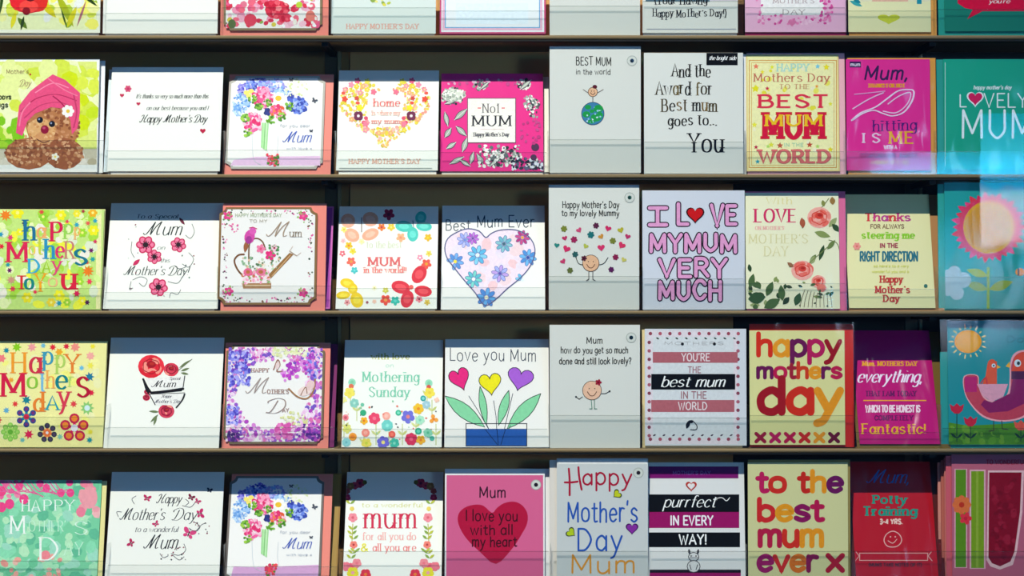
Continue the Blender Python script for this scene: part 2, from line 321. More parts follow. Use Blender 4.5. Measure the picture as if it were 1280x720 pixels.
# ------------------------------------------------------------------ structure: back wall, floor, shop window
XL, XR = -0.80, 0.80
WALL = mat('dark_panel', 'dcaa6c', 0.75, 0.12, 6, 0.2, 0.1, stretch=(1, 1, 8))
def pbox(name, x0, x1, y0, y1, z0, z1, m, parent=None): return boxes(name, [(x0, x1, y0, y1, z0, z1)], m, parent)
DARK = mat('dark_bracket', '17140f', 0.6, 0.2, 20, 0.3)
struct(pbox('wall_back', -1.6, 1.6, .121, .22, 0, 2.6, mat('wall_paint', '6a6353', 0.8, 0.08, 4)))
struct(pbox('floor', -2.6, 2.6, -3.6, .26, -.05, 0, mat('floor_vinyl', '3a3834', 0.6, 0.15, 8)))
struct(pbox('baseboard_back', -1.6, -.81, .105, .1205, 0, .09, mat('base_paint', '26231e', 0.5, 0.1, 10)))
# rack carcass: back boards, uprights
TRAY = mat('tray_laminate', '86704a', 0.5, 0.15, 30, 0.4, 0.05, stretch=(.2, 1, 1))
POST = mat('upright_steel', 'a08a5c', 0.45, 0.1, 30, 0.5, stretch=(1, 1, .2))
wb = bpy.data.objects['wall_back']
def rb(name, x0, x1, y0, y1, z0, z1, m): return boxes(name, [(x0, x1, y0, y1, z0, z1)], m, wb)
bx = [-.80, -.214, .292, .80]
BDS = [mat('brown_board', 'a07a48', 0.75, 0.12, 6, 0.2, 0.1, stretch=(1, 1, 8)), WALL, mat('black_board', '2a2622', 0.7, 0.12, 6, 0.2, 0.1, stretch=(1, 1, 8))]
for i in range(3): rb('back_board', bx[i]+.001, bx[i+1]-.001, .106, .12, .12, 2.2, BDS[i])
for x in (-.235, .528, -.792, .79):
    rb('upright', x-.011, x+.005, .1035, .1058, .0, 2.25, mat('upright_dark', '5c4c33', 0.5, 0.1, 30))
    rb('upright_flange', x+.0065, x+.0105, .099, .1058, .0, 2.25, POST)
rb('plinth', -.8, .8, .0, .12, .0, .12, DARK)
# the shop window the photograph is taken through, and an added glowing panel behind the camera, standing in for mirrored sky
wn = struct(pbox('window_1', -1.7, 1.7, -.606, -.600, .25, 2.55, GLASS))
FR = mat('window_frame_paint', '1c1a18', 0.5, 0.1, 10)
for q in ((-1.76,-1.7,.19,2.61),(1.7,1.76,.19,2.61),(-1.7,1.7,.19,.25),(-1.7,1.7,2.55,2.61)): boxes('window_frame', [(q[0],q[1],-.63,-.575,q[2],q[3])], FR, wn)
def sky_glow_mat():  # emission coloured like sky, added only for the reflection in the window
    m = bpy.data.materials.new('sky_glow'); m.use_nodes = True; nt = m.node_tree; nt.nodes.clear(); o = nt.nodes.new('ShaderNodeOutputMaterial'); e = nt.nodes.new('ShaderNodeEmission')
    tc = nt.nodes.new('ShaderNodeTexCoord'); sp = nt.nodes.new('ShaderNodeSeparateXYZ'); nz = nt.nodes.new('ShaderNodeTexNoise'); nz.inputs['Scale'].default_value = 9
    ad = nt.nodes.new('ShaderNodeMath'); ad.operation = 'MULTIPLY_ADD'; ad.inputs[1].default_value = .10; mr = nt.nodes.new('ShaderNodeMapRange'); mr.inputs['From Min'].default_value = .05; mr.inputs['From Max'].default_value = .40
    cr = nt.nodes.new('ShaderNodeValToRGB'); el = cr.color_ramp.elements; el[0].position = 0.04; el[0].color = (.05,.04,.03,1); el[1].position = 1; el[1].color = (.0,.18,.42,1)
    for p, c in ((.12,(.55,.58,.72,1)),(.42,(.55,.65,.85,1)),(.5,(.02,.48,.9,1)),(.72,(.05,.5,.85,1))): k = el.new(p); k.color = c
    nt.links.new(tc.outputs['Object'], sp.inputs[0]); nt.links.new(tc.outputs['Object'], nz.inputs['Vector']); nt.links.new(nz.outputs[0], ad.inputs[0]); nt.links.new(sp.outputs['Z'], ad.inputs[2])
    nt.links.new(ad.outputs[0], mr.inputs[0]); nt.links.new(mr.outputs[0], cr.inputs[0]); nt.links.new(cr.outputs[0], e.inputs[0]); e.inputs[1].default_value = 36; nt.links.new(e.outputs[0], o.inputs[0]); return m
lb = bpy.data.objects.new('added_glow_panel', None); COL.objects.link(lb); lb.location = (1.43, -3.3, 0)
lb['label'] = 'unseen glowing panel on a post, added for the sky reflection in the shop window over the right edge'; lb['category'] = 'added light panel'
boxes('base', [(-.2,.2,-.15,.15,0,.03)], DARK, lb)
pn = boxes('glow_face', [(-.235,.27,.012,.016,-.0,.36)], sky_glow_mat(), lb); pn.location = (0, 0, ZC+.085)
boxes('cabinet', [(-.245,.28,-.06,.0115,ZC+.075,ZC+.455)], FR, lb); boxes('post', [(-.03,.03,-.05,-.01,.03,ZC+.075)], FR, lb)
# ------------------------------------------------------------------ the shelves
CX = [[-22,130,276,413,547,683,802,930,1058,1169,1318],[-22,131,279,418,549,685,804,932,1057,1170,1318],[-22,129,271,415,549,683,803,931,1058,1173,1318],
      [-22,133,277,422,553,686,804,936,1068,1177,1318],[-22,133,279,423,554,688,811,934,1064,1177,1318]]
LIPY = [[10,17,10,10,14,8,2,10,14,12],[176,189,188,189,191,175,178,190,190,190],[361,366,358,361,360,346,349,355,362,347],
        [522,535,535,537,537,520,523,520,541,536],[702,707,709,690,690,690,690,690,690,690]]
ORD = ['top', 'second', 'third', 'fourth', 'lowest']
for r in range(5):
    zf = rowz(r); s = bpy.data.objects.new('display_shelf', None); COL.objects.link(s); s.location = (0, 0, zf-.005)
    s['label'] = ['topmost brown shelf, its cards cut by the top of the photo', 'second shelf from the top, under the teddy bear card', 'middle shelf of the rack, under the watering can card',
                  'fourth shelf from the top, under the rose banner card', 'lowest shelf of the rack, just under the bottom edge of the photo'][r]
    s['category'] = 'shelf'; s['group'] = 'shelves of the card rack'
    o = -(zf-.005)
    def sb(name, x0, x1, y0, y1, z0, z1, m): return boxes(name, [(x0, x1, y0, y1, z0+o, z1+o)], m, s)
    # tray: floor with a rounded nose
    pr = [(.1055, 0), (.1055, -.005), (.0, -.005), (-.0012, -.0042), (-.002, -.003), (-.002, -.001), (-.0012, 0)]
    v = [(XL, y, z+.005) for y, z in pr]+[(XR, y, z+.005) for y, z in pr]; n = len(pr)
    t = mesh('tray', v, [(i, i+n, (i+1) % n+n, (i+1) % n) for i in range(n)]+[tuple(range(n)), tuple(reversed(range(n, 2*n)))], TRAY, s)
    sb('support_bar', XL, XR, .0, .010, zf-.007, zf-.005, DARK)
    for x in (-.235, .528, -.78, .78): sb('bracket', x-.004, x+.004, .008, .104, zf-.012, zf-.0052, DARK)
    for i in range(10):
        x0, x1 = (CX[r][i]-640)*.001+.0008, (CX[r][i+1]-640)*.001-.0008; zt = ZC+(360-LIPY[r][i])*.001
        sb('clear_lip', x0, x1, .0005, .0020, zf+.0001, zt, ACR)
        sb('lip_edge', x0+.001, x1-.001, .0003, .0022, zt, zt+.0009, ACE)
    for i in range(11):
        x = (CX[r][i]-640)*.001
        sb('pocket_divider', x-.0006, x+.0006, .0022, .100, zf+.0001, zf+.055, ACR)

# ------------------------------------------------------------------ ROW 0 (bottoms of the top row)
FL = ['E8508C','F6A0B8','F4D34A','5CB6E0','7A6BD0','E03048','F08A3C']
TG = 'DFE0D6'                                            # grey-cream card stock
c = Card(0, -22, -108, 126, 41, board='EEF0DC', label='card with red poppies in green grass, leftmost of the top row')
a = c.art('printed_meadow'); a.rect(-22,-100,121,37,'E9EFB8')
a.spray(90,-20,-95,119,34,['D8E04A','B9CF3A','F1F0A0','E6E9E2','9CB82E','F4EE6A'],4,11,1)
for (x0,y0,x1,y1,wd,cl) in ((22,22,34,36,7,'5E7A1C'),(30,20,26,38,4,'2E4410'),(52,2,70,22,9,'D8CC10'),(70,-10,92,34,9,'A8B414'),(84,34,96,8,7,'D9D01A'),(96,34,108,0,3,'B06A74'),(104,-6,122,8,4,'26400E'),(4,-14,0,18,4,'2A4A12'),(76,10,84,36,2.4,'3A5A10'),(14,36,20,14,6,'E6DA22')): a.leaf(x0,y0,x1,y1,wd,cl)
a.done()
a = c.art('printed_poppy'); a.ell(36,-2,25,19,'C8141E'); a.ell(24,0,12,14,'E4202A'); a.ell(48,2,12,13,'DD2A22'); a.ell(36,8,12,8,'F0453C'); a.ell(33,14,5,5,'8E0A14'); a.ell(38,-6,8,8,'6A0810'); a.done()
c = Card(0, 130, -102, 273, 42, label='blank white lower half of a square card between poppies and pink blossoms, top row')
def coral(row, x0, top, x1, bot, envr, sh, label, second=None, seed=1, band='8C7A5A', board='F3F0EA'):
    c = Card(row, x0, top, x1, bot, sh=sh, board=board, env='F08C7C', envr=envr, label=label, notch=8, band=band)
    if second: Card(row, second[0], second[1], second[2], bot+3, sh=sh, board='B8458A', env='E8857C', label=second[3], dd=.006, envr=(second[0]+1, second[1]+2, second[2]-1, FLOOR[row]))
    return c
c = coral(0, 280,-110,403,38,(275,-112,411,44),None,'square card packed with pink and red blossoms, coral envelope behind, top row')
a = c.art('printed_blossoms')
a.spray(150,284,-100,399,34,['E85C86','F29AB4','F6C3D2','F4EDE6','D8344E','F0B0C4','E4788E'],3,8,7); a.spray(40,284,-20,399,34,['E23A54','F06A80'],3,6,8); a.spray(26,284,-10,399,34,['F0EBDD','FFFFFF','8FAF50','D8C84A'],2,4,9)
a.ell(346,12,15,12,'E0354C'); a.spray(26,333,2,360,24,['F2606E','C81E3A','F58A8E'],2,4,10); a.ell(374,6,4,4,'B6D23A'); a.ell(313,25,8,8,'E0455A'); a.ell(388,20,6,7,'E88070'); a.ell(290,30,5,6,'5C7040'); a.done()
c = Card(0, 415,-82,545,42, board='D6E0D8', label='pale green card with tip of a yellow heart over peach lettering, top row')
a = c.art('printed_heart'); ok = lambda x,y: abs(x-478) < (17-y)*.95
a.spray(130,440,-40,515,18,['D8D04A','B8C24A','E6DC7A','8FA84A','EFE7A0'],2,4,11,ok); a.done()
a = c.art('lettering'); a.text("HAPPY MOTHER'S DAY",433,523,36,6,'E2A896',1.3,'slab'); a.done()
c = Card(0, 550,-90,682,42, board='E9EEF0', band='C84A78', env='D02A68', label='white card inside thin blue and pink frames, top row')
a = c.art('printed_frame'); a.frame(553,-86,678,38,3,'E9B8CC'); a.frame(556,-83,675,35,1.2,'6AAED8'); a.rect(570,4,660,30,'E3F0F6'); a.done()
c = Card(0, 687,-112,800,44, board=TG, lean=.002, label='plain grey card bottom without any print, top row')
c = Card(0, 803,-110,922,41, board='E6E6DC', lean=.004, label='cream card reading Happy Mothers Day in thin uneven black capitals, top row')
a = c.art('printed_panel'); a.rect(807,-60,887,2,'4A6A78'); a.rect(887,-60,921,1,'C8BEC8'); a.done()
a = c.art('lettering'); a.text("(Your Having",818,884,5,9,'1C1C1E',1.6,'serif',jit=1); a.text("Happy MoTher's Day!)",816,908,21,9,'1C1C1E',1.3,'serif',jit=1); a.rect(808,36,920,37,'9AA0AC'); a.done()
c = Card(0, 931,-112,1057,40, board='F0B8D4', env='B02A5A', lean=.006, label='pink card with a white lace-edged panel, top row', envr=(932,-108,1057,44))
a = c.art('printed_panel'); a.rect(951,-100,1030,19,'F8F4EE'); a.spray(60,946,19,1036,30,['D84A96','F5C8DC','EE86B8'],1,2.5,12); a.spray(40,942,-60,953,24,['D84A96','F5C8DC','EE86B8'],1.5,3,13); a.spray(60,1026,-60,1040,26,['D84A96','E860A8','EE86B8'],1.5,3,14)
a.heart(990,29,5,'E27AA8'); a.done()
a = c.art('lettering'); a.text("MOTHER'S",966,1018,4,6,'B8A0A0',.9,'serif'); a.text("DAY",978,1006,18,6,'988A88',1,'serif'); a.done()
c = Card(0, 1060,-112,1163,40, board='F4F0B8', env='F2A850', lean=.006, envr=(1062,-108,1170,44), label='pale yellow card with a small green heart of leaves and teal ribbons, top row')
a = c.art('printed_motifs'); a.heart(1111,24,7,'D6DA3A',wide=2); a.rect(1061,-60,1163,2,'F2EBC0'); a.rect(1146,-8,1152,5,'1E94A6'); a.leaf(1062,1,1078,8,5,'3AA8A8'); a.leaf(1066,-2,1076,4,5,'1E8A96'); a.rect(1090,-4,1135,2,'F0C0A0'); a.done()
c = Card(0, 1180,-108,1312,39, board='17836E', env='2BA090', lean=.010, envr=(1174,-108,1306,44), label='dark green card with a crimson speech bubble, rightmost of the top row')
a = c.art('printed_speech_bubble'); a.poly([(1197,-40),(1197,4),(1206,10),(1216,12),(1209,24),(1228,14),(1312,14),(1312,-40)],'E00A3E',True); a.done()
a = c.art('lettering'); a.text("you're",1236,1262,4,5,'F4E9E4',1.2,'script'); a.done()

# ------------------------------------------------------------------ ROW 1
c = Card(1, -22, 74, 123, 215, board='F2F2EC', lean=.012, label='square card with a teddy bear in a pink towel turban on yellow-green')
a = c.art('printed_background'); a.rect(-22,77,121,211,'DDE77C')
a.spray(60,-20,82,118,160,['D4E24A','E6EE9A','DCEB6E','EEF2BC','CFE046'],9,20,21); a.spray(20,60,90,121,190,['D0E010','C8E020','DDE84A'],7,13,22); a.spray(16,-20,150,24,185,['7EC41A','A0D02C'],5,10,23)
a.rect(-22,196,121,206,'D9D3C0'); a.rect(-22,186,121,198,'C9C2A8'); a.spray(24,-20,192,121,206,['E8E2D2','B9AF90','CFC8B0'],4,9,24); a.rect(-22,206,121,211,'E9EDE6'); a.done()
a = c.art('printed_teddy_bear')
FUR=['B87A4E','9C5C36','C98E62','8A4E30','D8A478']
a.ell(66,158,34,32,'B47648'); a.spray(190,34,128,100,188,FUR,1.5,3.2,25,lambda x,y:((x-66)/34)**2+((y-158)/32)**2<1)
a.ell(36,192,30,20,'A5643E'); a.ell(80,192,24,20,'9C5A38'); a.spray(260,6,170,104,210,FUR,1.3,2.8,26,lambda x,y:((x-36)/30)**2+((y-190)/20)**2<1 or ((x-80)/24)**2+((y-192)/19)**2<1)
a.ell(52,162,18,14,'D9A66C',.1); a.ell(56,172,12,8,'CE9460'); a.spray(50,36,150,70,180,['E2B47E','C98C54'],1.2,2.2,27)
for x,y in ((50,150),(65,155)): a.ell(x,y,4,4,'141826'); a.ell(x-1,y-1,1.2,1.2,'8A96B4')
a.ell(56,162,5.2,5.5,'8C1436'); a.ell(55,160,2,1.6,'C04468'); a.stroke([(46,174),(54,178),(62,176)],1.2,'5A2A20',True)
a.done()
a = c.art('printed_towel_turban')
a.poly([(20,166),(24,132),(38,114),(56,100),(66,93),(82,100),(100,116),(100,140),(97,160),(90,168),(88,150),(80,136),(64,134),(44,142),(34,152),(28,170)],'E8507E',True)
for p,cl in (([(26,140),(44,124),(70,118),(96,126)],'B82E58'),([(30,148),(50,132),(74,128),(90,134)],'C43C66'),([(44,116),(66,104),(86,110)],'F58AA8'),([(66,120),(76,128),(84,138)],'A82450'),([(92,118),(96,140),(92,160)],'C43C66'),([(24,158),(28,140),(38,128)],'F27C9C'),([(60,98),(80,112),(97,120)],'F27C9C')): a.stroke(p,2,cl,True,nib=.5)
a.done()
a = c.art('printed_daisy'); a.flower(85,139,8,'F6F2EA','E8C040',7); a.flower(69,196,5,'F4EFDC','F0DC60',5); a.done()
a = c.art('lettering'); a.text("Mother's",8,36,92,5,'8A6A50',.6); a.text("Day",24,38,108,8,'A88468',.7,'script'); a.text("TEDDYS",-8,14,124,4,'203018',1.2); a.text("hugs",-8,10,134,6,'203018',1.2); a.ell(38,93,1.2,1.2,'C02030'); a.done()
Card(1, -20, 76, 130, 216, board='F4F4F2', lean=.012, dd=.007, label='white card edge poking out right behind the teddy bear card', wrap=True)
c = Card(1, 137, 84, 277, 214, sh=87, label='white card with a three-line black script verse and tiny red hearts, second row')
a = c.art('printed_hearts'); a.flower(160,111,4.6,'D04A70','B02450',6); a.heart(152.5,119.5,2.8,'C0284E'); a.heart(173,130,2.6,'C0284E'); a.heart(253.5,164,3.6,'B81A40'); a.done()
a = c.art('lettering'); a.text("It's thanks so very so much more than this",170,260,123,5.4,'4A4E4A',.8,'script'); a.text("on our best because you and I",183,260,137.5,5,'4A4E4A',.75,'script'); a.text("Happy Mother's Day",175,258,153,9,'2A2C2A',1.1,'script'); a.done()
Card(1, 133, 87, 275, 215, sh=90.5, board='DDE8EC', label='pale blue card edge poking out left behind the white verse card', dd=.006)
def bouquet(c, ox, oy):
    a = c.art('printed_bouquet')
    def S(n,x,y,rx,ry,cols,r0,r1,seed): a.spray(int(n*1.9),ox+x-rx,oy+y-ry,ox+x+rx,oy+y+ry,cols,r0,r1,seed,lambda p,q:((p-ox-x)/rx)**2+((q-oy-y)/ry)**2<1)
    B=['4A62C8','6A84DC','8AA4E8','3448A8','A8BCEE']; V=['6A62D0','8C84DC','B0A8E8','4A44B8']; Bl=['7AA8E0','A0C4EC','C4DCF2','5C94D8']; PK=['F0609A','E8508C','F8A0C0','F6C4D4','E02C6A']
    S(40,27,16,9,8,V,1.2,2.6,1); S(60,44,9,14,9,V+B,1.2,2.8,2); S(50,66,12,14,9,['9C94DC','B8B4E8','7A80D4','8AB0E8'],1.2,2.4,3)
    S(50,24,32,11,11,Bl,1.2,2.6,4); S(40,20,42,8,7,Bl,1,2,44); S(30,76,18,10,6,Bl,1.2,2.4,5); S(70,94,36,12,10,B,1.3,3,6); S(14,86,27,4,5,['2C3C9C','4A62C8'],1.2,2.4,7)
    S(24,92,14,16,12,['E8ECC0','D4E0A0','F0F0D8'],1,2,8)
    for x,y in ((33,24),(36,18),(30,20)): a.ell(ox+x,oy+y,3.6,3,'F4E070',0,8)
    S(90,50,26,13,12,PK,1.6,3.6,9); a.flower(ox+71,oy+27,8,'FDFBF0','E8B828',7); a.ell(ox+70,oy+27,4,3.4,'F0C030')
    S(60,38,58,11,12,PK,1.6,3.4,10); S(46,69,44,10,8,PK+['F08040','E05A2C'],1.6,3,11)
    GR=['5E9A28','7CB83C','3E7A1C','A0CC4A']
    for x,y,n in ((46,38,7),(38,28,5),(56,34,5),(29,52,8),(32,70,6),(74,50,6),(84,37,5),(60,54,5)): S(n*2,x,y,5,5,GR,1.2,2.4,int(x))
    S(10,56,44,3,4,['2A3484','20306C'],1.5,3,12)
    a.done()
    a = c.art('printed_glass_vase'); a.stroke([(ox+37,oy+72),(ox+38,oy+96),(ox+41,oy+106),(ox+48,oy+110)],.7,'C6CCD0',True); a.stroke([(ox+70,oy+74),(ox+69,oy+94),(ox+72,oy+106)],.7,'C6CCD0',True)
    for i in range(5): a.stroke([(ox+50+i*1.8,oy+58),(ox+49+i*1.5,oy+88+i)],1.5,['9CD890','B4E8A4','8CCC80','C4F0B4','A4DC98'][i])
    a.done()
    a = c.art('lettering'); a.text("Mum",ox+76,ox+110,oy+82,13,'4A62B8',1.3,'script'); a.text("for you dear",ox+72,ox+110,oy+63,3.4,'B8BCC4',.7,'flat'); a.text("with love x",ox+80,ox+112,oy+91,3,'B8BCC4',.7,'flat'); a.done()
    a = c.art('printed_butterflies'); a.butterfly(ox+86,oy+4,3,'5A5A60'); a.butterfly(ox+115,oy+30,4,'4A5260',rot=.5); a.butterfly(ox+111,oy+68,2.6,'404858'); a.done()
c = coral(1, 284,95,405,211,(280,92,417,217),97,'bouquet card on the second shelf, coral envelope behind, pink table at its foot',seed=2,band='B8B4A8')
a = c.art('printed_table'); a.poly([(288,207),(292,200),(320,196),(400,195),(402,207)],'EBC4E2',True); a.done()
bouquet(c, 278, 96)
a = c.art('printed_flower'); a.spray(50,334,193,348,207,['E03A5C','F0708C','F04A50','4E8A30'],1.2,2.6,31); a.done()
def flheart(c, cx, cy, s, seed):
    a = c.art('printed_flower_heart'); R = random.Random(seed)
    HT=[(cx+s*1.04*math.sin(t)**3, cy+2-s*.055*(13*math.cos(t)-5*math.cos(2*t)-2*math.cos(3*t)-math.cos(4*t))) for t in [i*6.2832/40 for i in range(40)]]
    def ins(x,y):
        c_=False; k=39
        for i in range(40):
            if (HT[i][1]>y)!=(HT[k][1]>y) and x<(HT[k][0]-HT[i][0])*(y-HT[i][1])/(HT[k][1]-HT[i][1])+HT[i][0]: c_=not c_
            k=i
        return c_
    inner=lambda x,y: ins(x,y) and not (abs(x-cx)<s*.40 and -s*.44<y-cy<s*.40)
    a.spray(1500,cx-s*1.15,cy-s*1.15,cx+s*1.15,cy+s*1.15,['E8D040','D8C830','F0B868','F29888','ECDC78','C8B838','F4B8A8','E8D030'],1.2,2.7,seed,inner)
    for i in range(26):
        x=R.uniform(0,s*1.05); y=R.uniform(-s*.8,s*.7)
        if inner(cx+x,cy+y):
            k=R.choice([0,0,1,2])
            for sg in (-1,1):
                if k==0: a.flower(cx+sg*x,cy+y,3.6,R.choice(['F2909E','E8D030','F4A878']),'F0E080',5)
                elif k==1: a.ell(cx+sg*x,cy+y,2.6,2,'E8503C')
                else: a.ell(cx+sg*x,cy+y,2.6,2.4,'E0506C')
    for sg in (-1,1):
        for dx,dy,cl,r in ((31,-13,'D8284A',0),(31,-6,'6A2450',0),(34,-36,'E8507C',4),(42,-31,'F08CA4',4),(14,-22,'EE6C88',4),(50,-13,'E8442C',4),(22,-35,'E8D840',4),(31,-2,'F0E020',4.6),(24,18,'F07C94',4),(35,-14,'D04038',3)):
            if r: a.flower(cx+sg*dx,cy+dy,r,cl,cl,5)
        a.flower(cx+sg*33,cy+8,6.2,'6E2048','F0E0E0',4,.78,.8)
    a.done()
c = Card(1, 422,88,548,213, sh=98, board='EFF1E6', label='white card with a heart made of tiny yellow and pink flowers, second row')
flheart(c, 481, 137, 55, 41)
a = c.art('lettering'); a.text("home",467,500,133,9,'E8706C',1.6,'serif'); a.text("is where my",465,500,144,5.5,'F0B8A8',1,'serif'); a.text("my mum",465,500,154.5,5.5,'E8988C',1.2,'serif'); a.text("is",478,486,163,5.5,'F0B0A0',1); a.text("HAPPY MOTHER'S DAY",436,525,204.5,5.6,'EBB49C',1.1,'slab'); a.rect(424,210,540,211,'A8B0A8'); a.done()
c = Card(1, 551,92,679,214, sh=98, board='E62E86', env='EDE6D4', label='hot pink damask card with white No1 MUM panel')
a = c.art('printed_damask'); 
for i,(x,y,r) in enumerate([(565,120,15),(572,180,10),(560,200,8),(590,205,9),(620,200,14),(640,196,12),(665,130,10),(668,205,10),(600,106,9),(655,105,9),(560,160,9),(585,150,10),(655,180,9)]):
    if i in (0,4,5,6,7,8,9): a.spray(int(r*6),x-r,y-r*.7,x+r,y+r*.7,['E8E6DC','C8D0C4','8A9A90','505A5C','20242E','B4BCB0'],1,2.4,50+i,lambda p,q:((p-x)/r)**2+((q-y)/(r*.7))**2<1)
for (x0,y0,x1,y1,wd) in ((552,118,582,119,9),(568,150,584,136,7),(556,140,560,158,6),(556,172,564,160,7),(570,158,583,170,7),(558,186,570,178,6),(562,205,580,196,6),(578,190,584,172,7),(588,205,592,190,6),(604,206,596,192,6),(612,208,626,196,5),(556,130,570,125,5),(575,200,588,208,5),(650,112,664,100,5),(600,112,612,102,4)):
    a.leaf(x0,y0,x1,y1,wd,'A8B4A4','5A4058'); a.stroke([(x0,y0),(x1,y1)],.7,'E0E4D8')
a.ell(566,119,14,8,'D8DCCC',0); a.spray(70,553,112,581,127,['F0F0E4','A8B4A4','8A9488','ECEEDF'],1.2,2.4,61)
a.spray(60,654,120,676,148,['E8E8E0','404850','A0A8A0','F0F0E8'],1.2,2.6,62,lambda x,y:abs((x-664)-(y-134)*.3)<7)
a.spray(90,598,182,650,208,['E8E8E0','30343C','A0A8A0','F0F0E8','60686A'],1.3,2.8,63); a.spray(70,640,198,679,212,['DCE0E8','30344A','5A5A78','202434'],1.3,2.8,64)
a.ell(669,184,5,5,'4A2A4A'); a.ell(667,197,4,4,'4A2A4A'); a.spray(16,560,100,650,106,['C04484','A84A7A','DDA0BE'],1.5,3,65); a.spray(22,650,150,676,180,['B83478','C04484'],1.5,3,66); a.done()
a = c.art('name_panel'); a.rect(584,122.5,645,179,'7A4A60'); a.rect(585,123.5,644,178,'F0ECE0'); a.done()
a = c.art('lettering'); a.text("No1",603,624,141,11,'5A5458',1.3,'serif'); a.rect(597,134.5,601,136,'E07070'); a.rect(627,134.5,631,136,'E07070'); a.text("MUM",590,639,157.5,12.5,'2A2A32',2.2,'serif'); a.text("Happy Mother's Day",592,636,170.5,4.4,'40404A',.9,'serif'); a.rect(600,161.5,630,162,'D8B8B8'); a.done()
Card(1, 560,96,686,215, sh=101, board='EFEBDC', dd=.007, label='cream card edge poking out right behind the hot pink No1 MUM card')
def figure(a, x, y, r, arms=True, hair='8C1E3C', face='E8B890'):
    a.ell(x, y, r+.7, None, '3A2A24', 0, 18); a.ell(x, y, r, None, face, 0, 18)
    a.stroke([(x-r*.5,y+r*.15),(x-r*.2,y+r*.55),(x+r*.2,y+r*.55),(x+r*.5,y+r*.15)], .9, '5A2A1C', True)
    a.ell(x-r*.3,y-r*.2,.7,None,'2A1A14'); a.ell(x+r*.3,y-r*.2,.7,None,'2A1A14')
c = Card(1, 687,58,801,216, board=TG, lean=.0015, label='grey card reading BEST MUM in the world above a stick figure on a green globe')
a = c.art('lettering'); a.text("BEST MUM",720,764,81.5,10,'2A2C28',1.1,jit=.6,seed=3); a.text("in the world",720,763,93,6.5,'2A2C28',.8,jit=.4,seed=4); a.done()
a = c.art('printed_figure'); figure(a,741,115,5.5); a.ell(743.5,108.5,3,2.4,'5A1A2A'); a.stroke([(741,121),(741,130)],.9,'3A3A3A'); a.stroke([(735,116),(729,112)],.8,'5A4A40'); a.stroke([(747,116),(754,112)],.8,'5A4A40'); a.done()
a = c.art('printed_globe'); a.ell(741,142,14.5,None,'1A3A50',0,26); a.ell(741,142,13.8,None,'3E7EA8',0,26)
for x,y,rx,ry in ((735,134,4,3),(748,136,6,5),(733,143,5,4),(745,147,7,5),(739,152,5,2.5),(750,144,4,4),(740,139,3,2.4)): a.ell(x,y,rx,ry,'1F9A48')
a.spray(16,731,132,751,153,['C8E8F0','8CC8E0'],.7,1.4,70,lambda x,y:(x-741)**2+(y-142)**2<150); a.done()
badge(c, 790,76)
c = Card(1, 805,66,929,217, board='E2E3DA', lean=.003, label='grey card reading And the Award for Best mum goes to You')
a = c.art('lettering'); a.text("And the",840,888,96,15,'26241F',2,'serif',jit=1.2); a.text("Award for",820,890,118,16,['3A3018','26241F','6A5A30'],2,'serif',jit=1.2,seed=5); a.text("Best mum",827,896,139,15,['4A3E22','26241F','7A6030'],2,'serif',jit=1,seed=6); a.text("goes to...",835,896,157,13,'26241F',2,'serif',jit=1,seed=7); a.text("You",861,904,190,23,'0E0E10',3,'serif',seed=8); a.done()
a = c.art('name_tag'); a.rect(883,65.5,922,81.5,'0A0A0C'); a.text("the bright side",886,920,75,5,'F0F0EC',.9,'script'); a.done()
Card(1, 808,68,933,218, board='ECECEA', lean=.003, dd=.006, label='white card edge poking out right behind the grey award card')
c = Card(1, 933,68,1049,214, board='F4EFA0', env='F2B8C0', lean=.009, envr=(935,66,1056,217.5), label='yellow fairground-style card with red BEST MUM block letters and scattered stars', band='F0D890')
a = c.art('printed_border'); a.rect(934,72,1047,212,'F5F0B0'); a.frame(936,75,1046,210,1,'D89840'); a.frame(939,78,1043,207,.8,'E0B060')
a.spray(30,940,80,1042,206,['F0E860','F4EEC8','E8E03C'],2,4,80); a.done()
a = c.art('printed_stars')
for x,y,r,cl in ((945,83,4,'F08060'),(953,90,3,'F0E030'),(1022,83,3.6,'7ACCE0'),(1033,84,4.6,'F0E020'),(944,111,5.4,'E8E020'),(959,110.6,3,'D02848'),(975,182,4.4,'C05A3C'),(1012,181,4.2,'C04A2C'),(945,184,3,'C02848'),(947,202,3.4,'30A0B0'),(964,181,4,'E0E040'),(1038,187,4,'E8D820'),(960,183,3,'B0D860'),(1022,183,3,'B0D860'),(1021,108,2.6,'F0A040'),(943,156,4,'EAE440'),(1038,130,3,'EAE440'),(965,84,3,'E8E830')): a.star(x,y,r,cl,5,.45,-.3)
a.done()
a = c.art('lettering'); a.text("HAPPY",971,1011,89,9,'B4DCC8',2,'slab'); a.text("Mothers Day",942,1037,102,10,'C87058',1.6,'serif'); a.text("TO THE",974,1012,111,5.5,'C88C60',1.1,'serif')
a.text("BEST",948,1035,134,15,'E0304A',3.8,'slab',out='F8C8A0',ow=.5); a.done()
a = c.art('big_lettering'); a.text("MUM",954,1030,172,30,'D8123C',6.6,'slab',out='D06020',ow=.5)
a.text("MUM",956,1028,157,13,'F0C020',3.6,'slab'); a.text("IN THE",980,1004,183,4,'B8D8B0',1); a.text("WORLD",949,1038,203,15,'E0706C',4,'slab',out='C03A44',ow=.4); a.done()
c = Card(1, 1058,74,1163,213, board='EE2A92', env='E8A040', lean=.006, crinkled=True, envr=(1061,72,1170,217.5), label='magenta card with Mum in dark script and a white swirl in crumpled cellophane, second row')
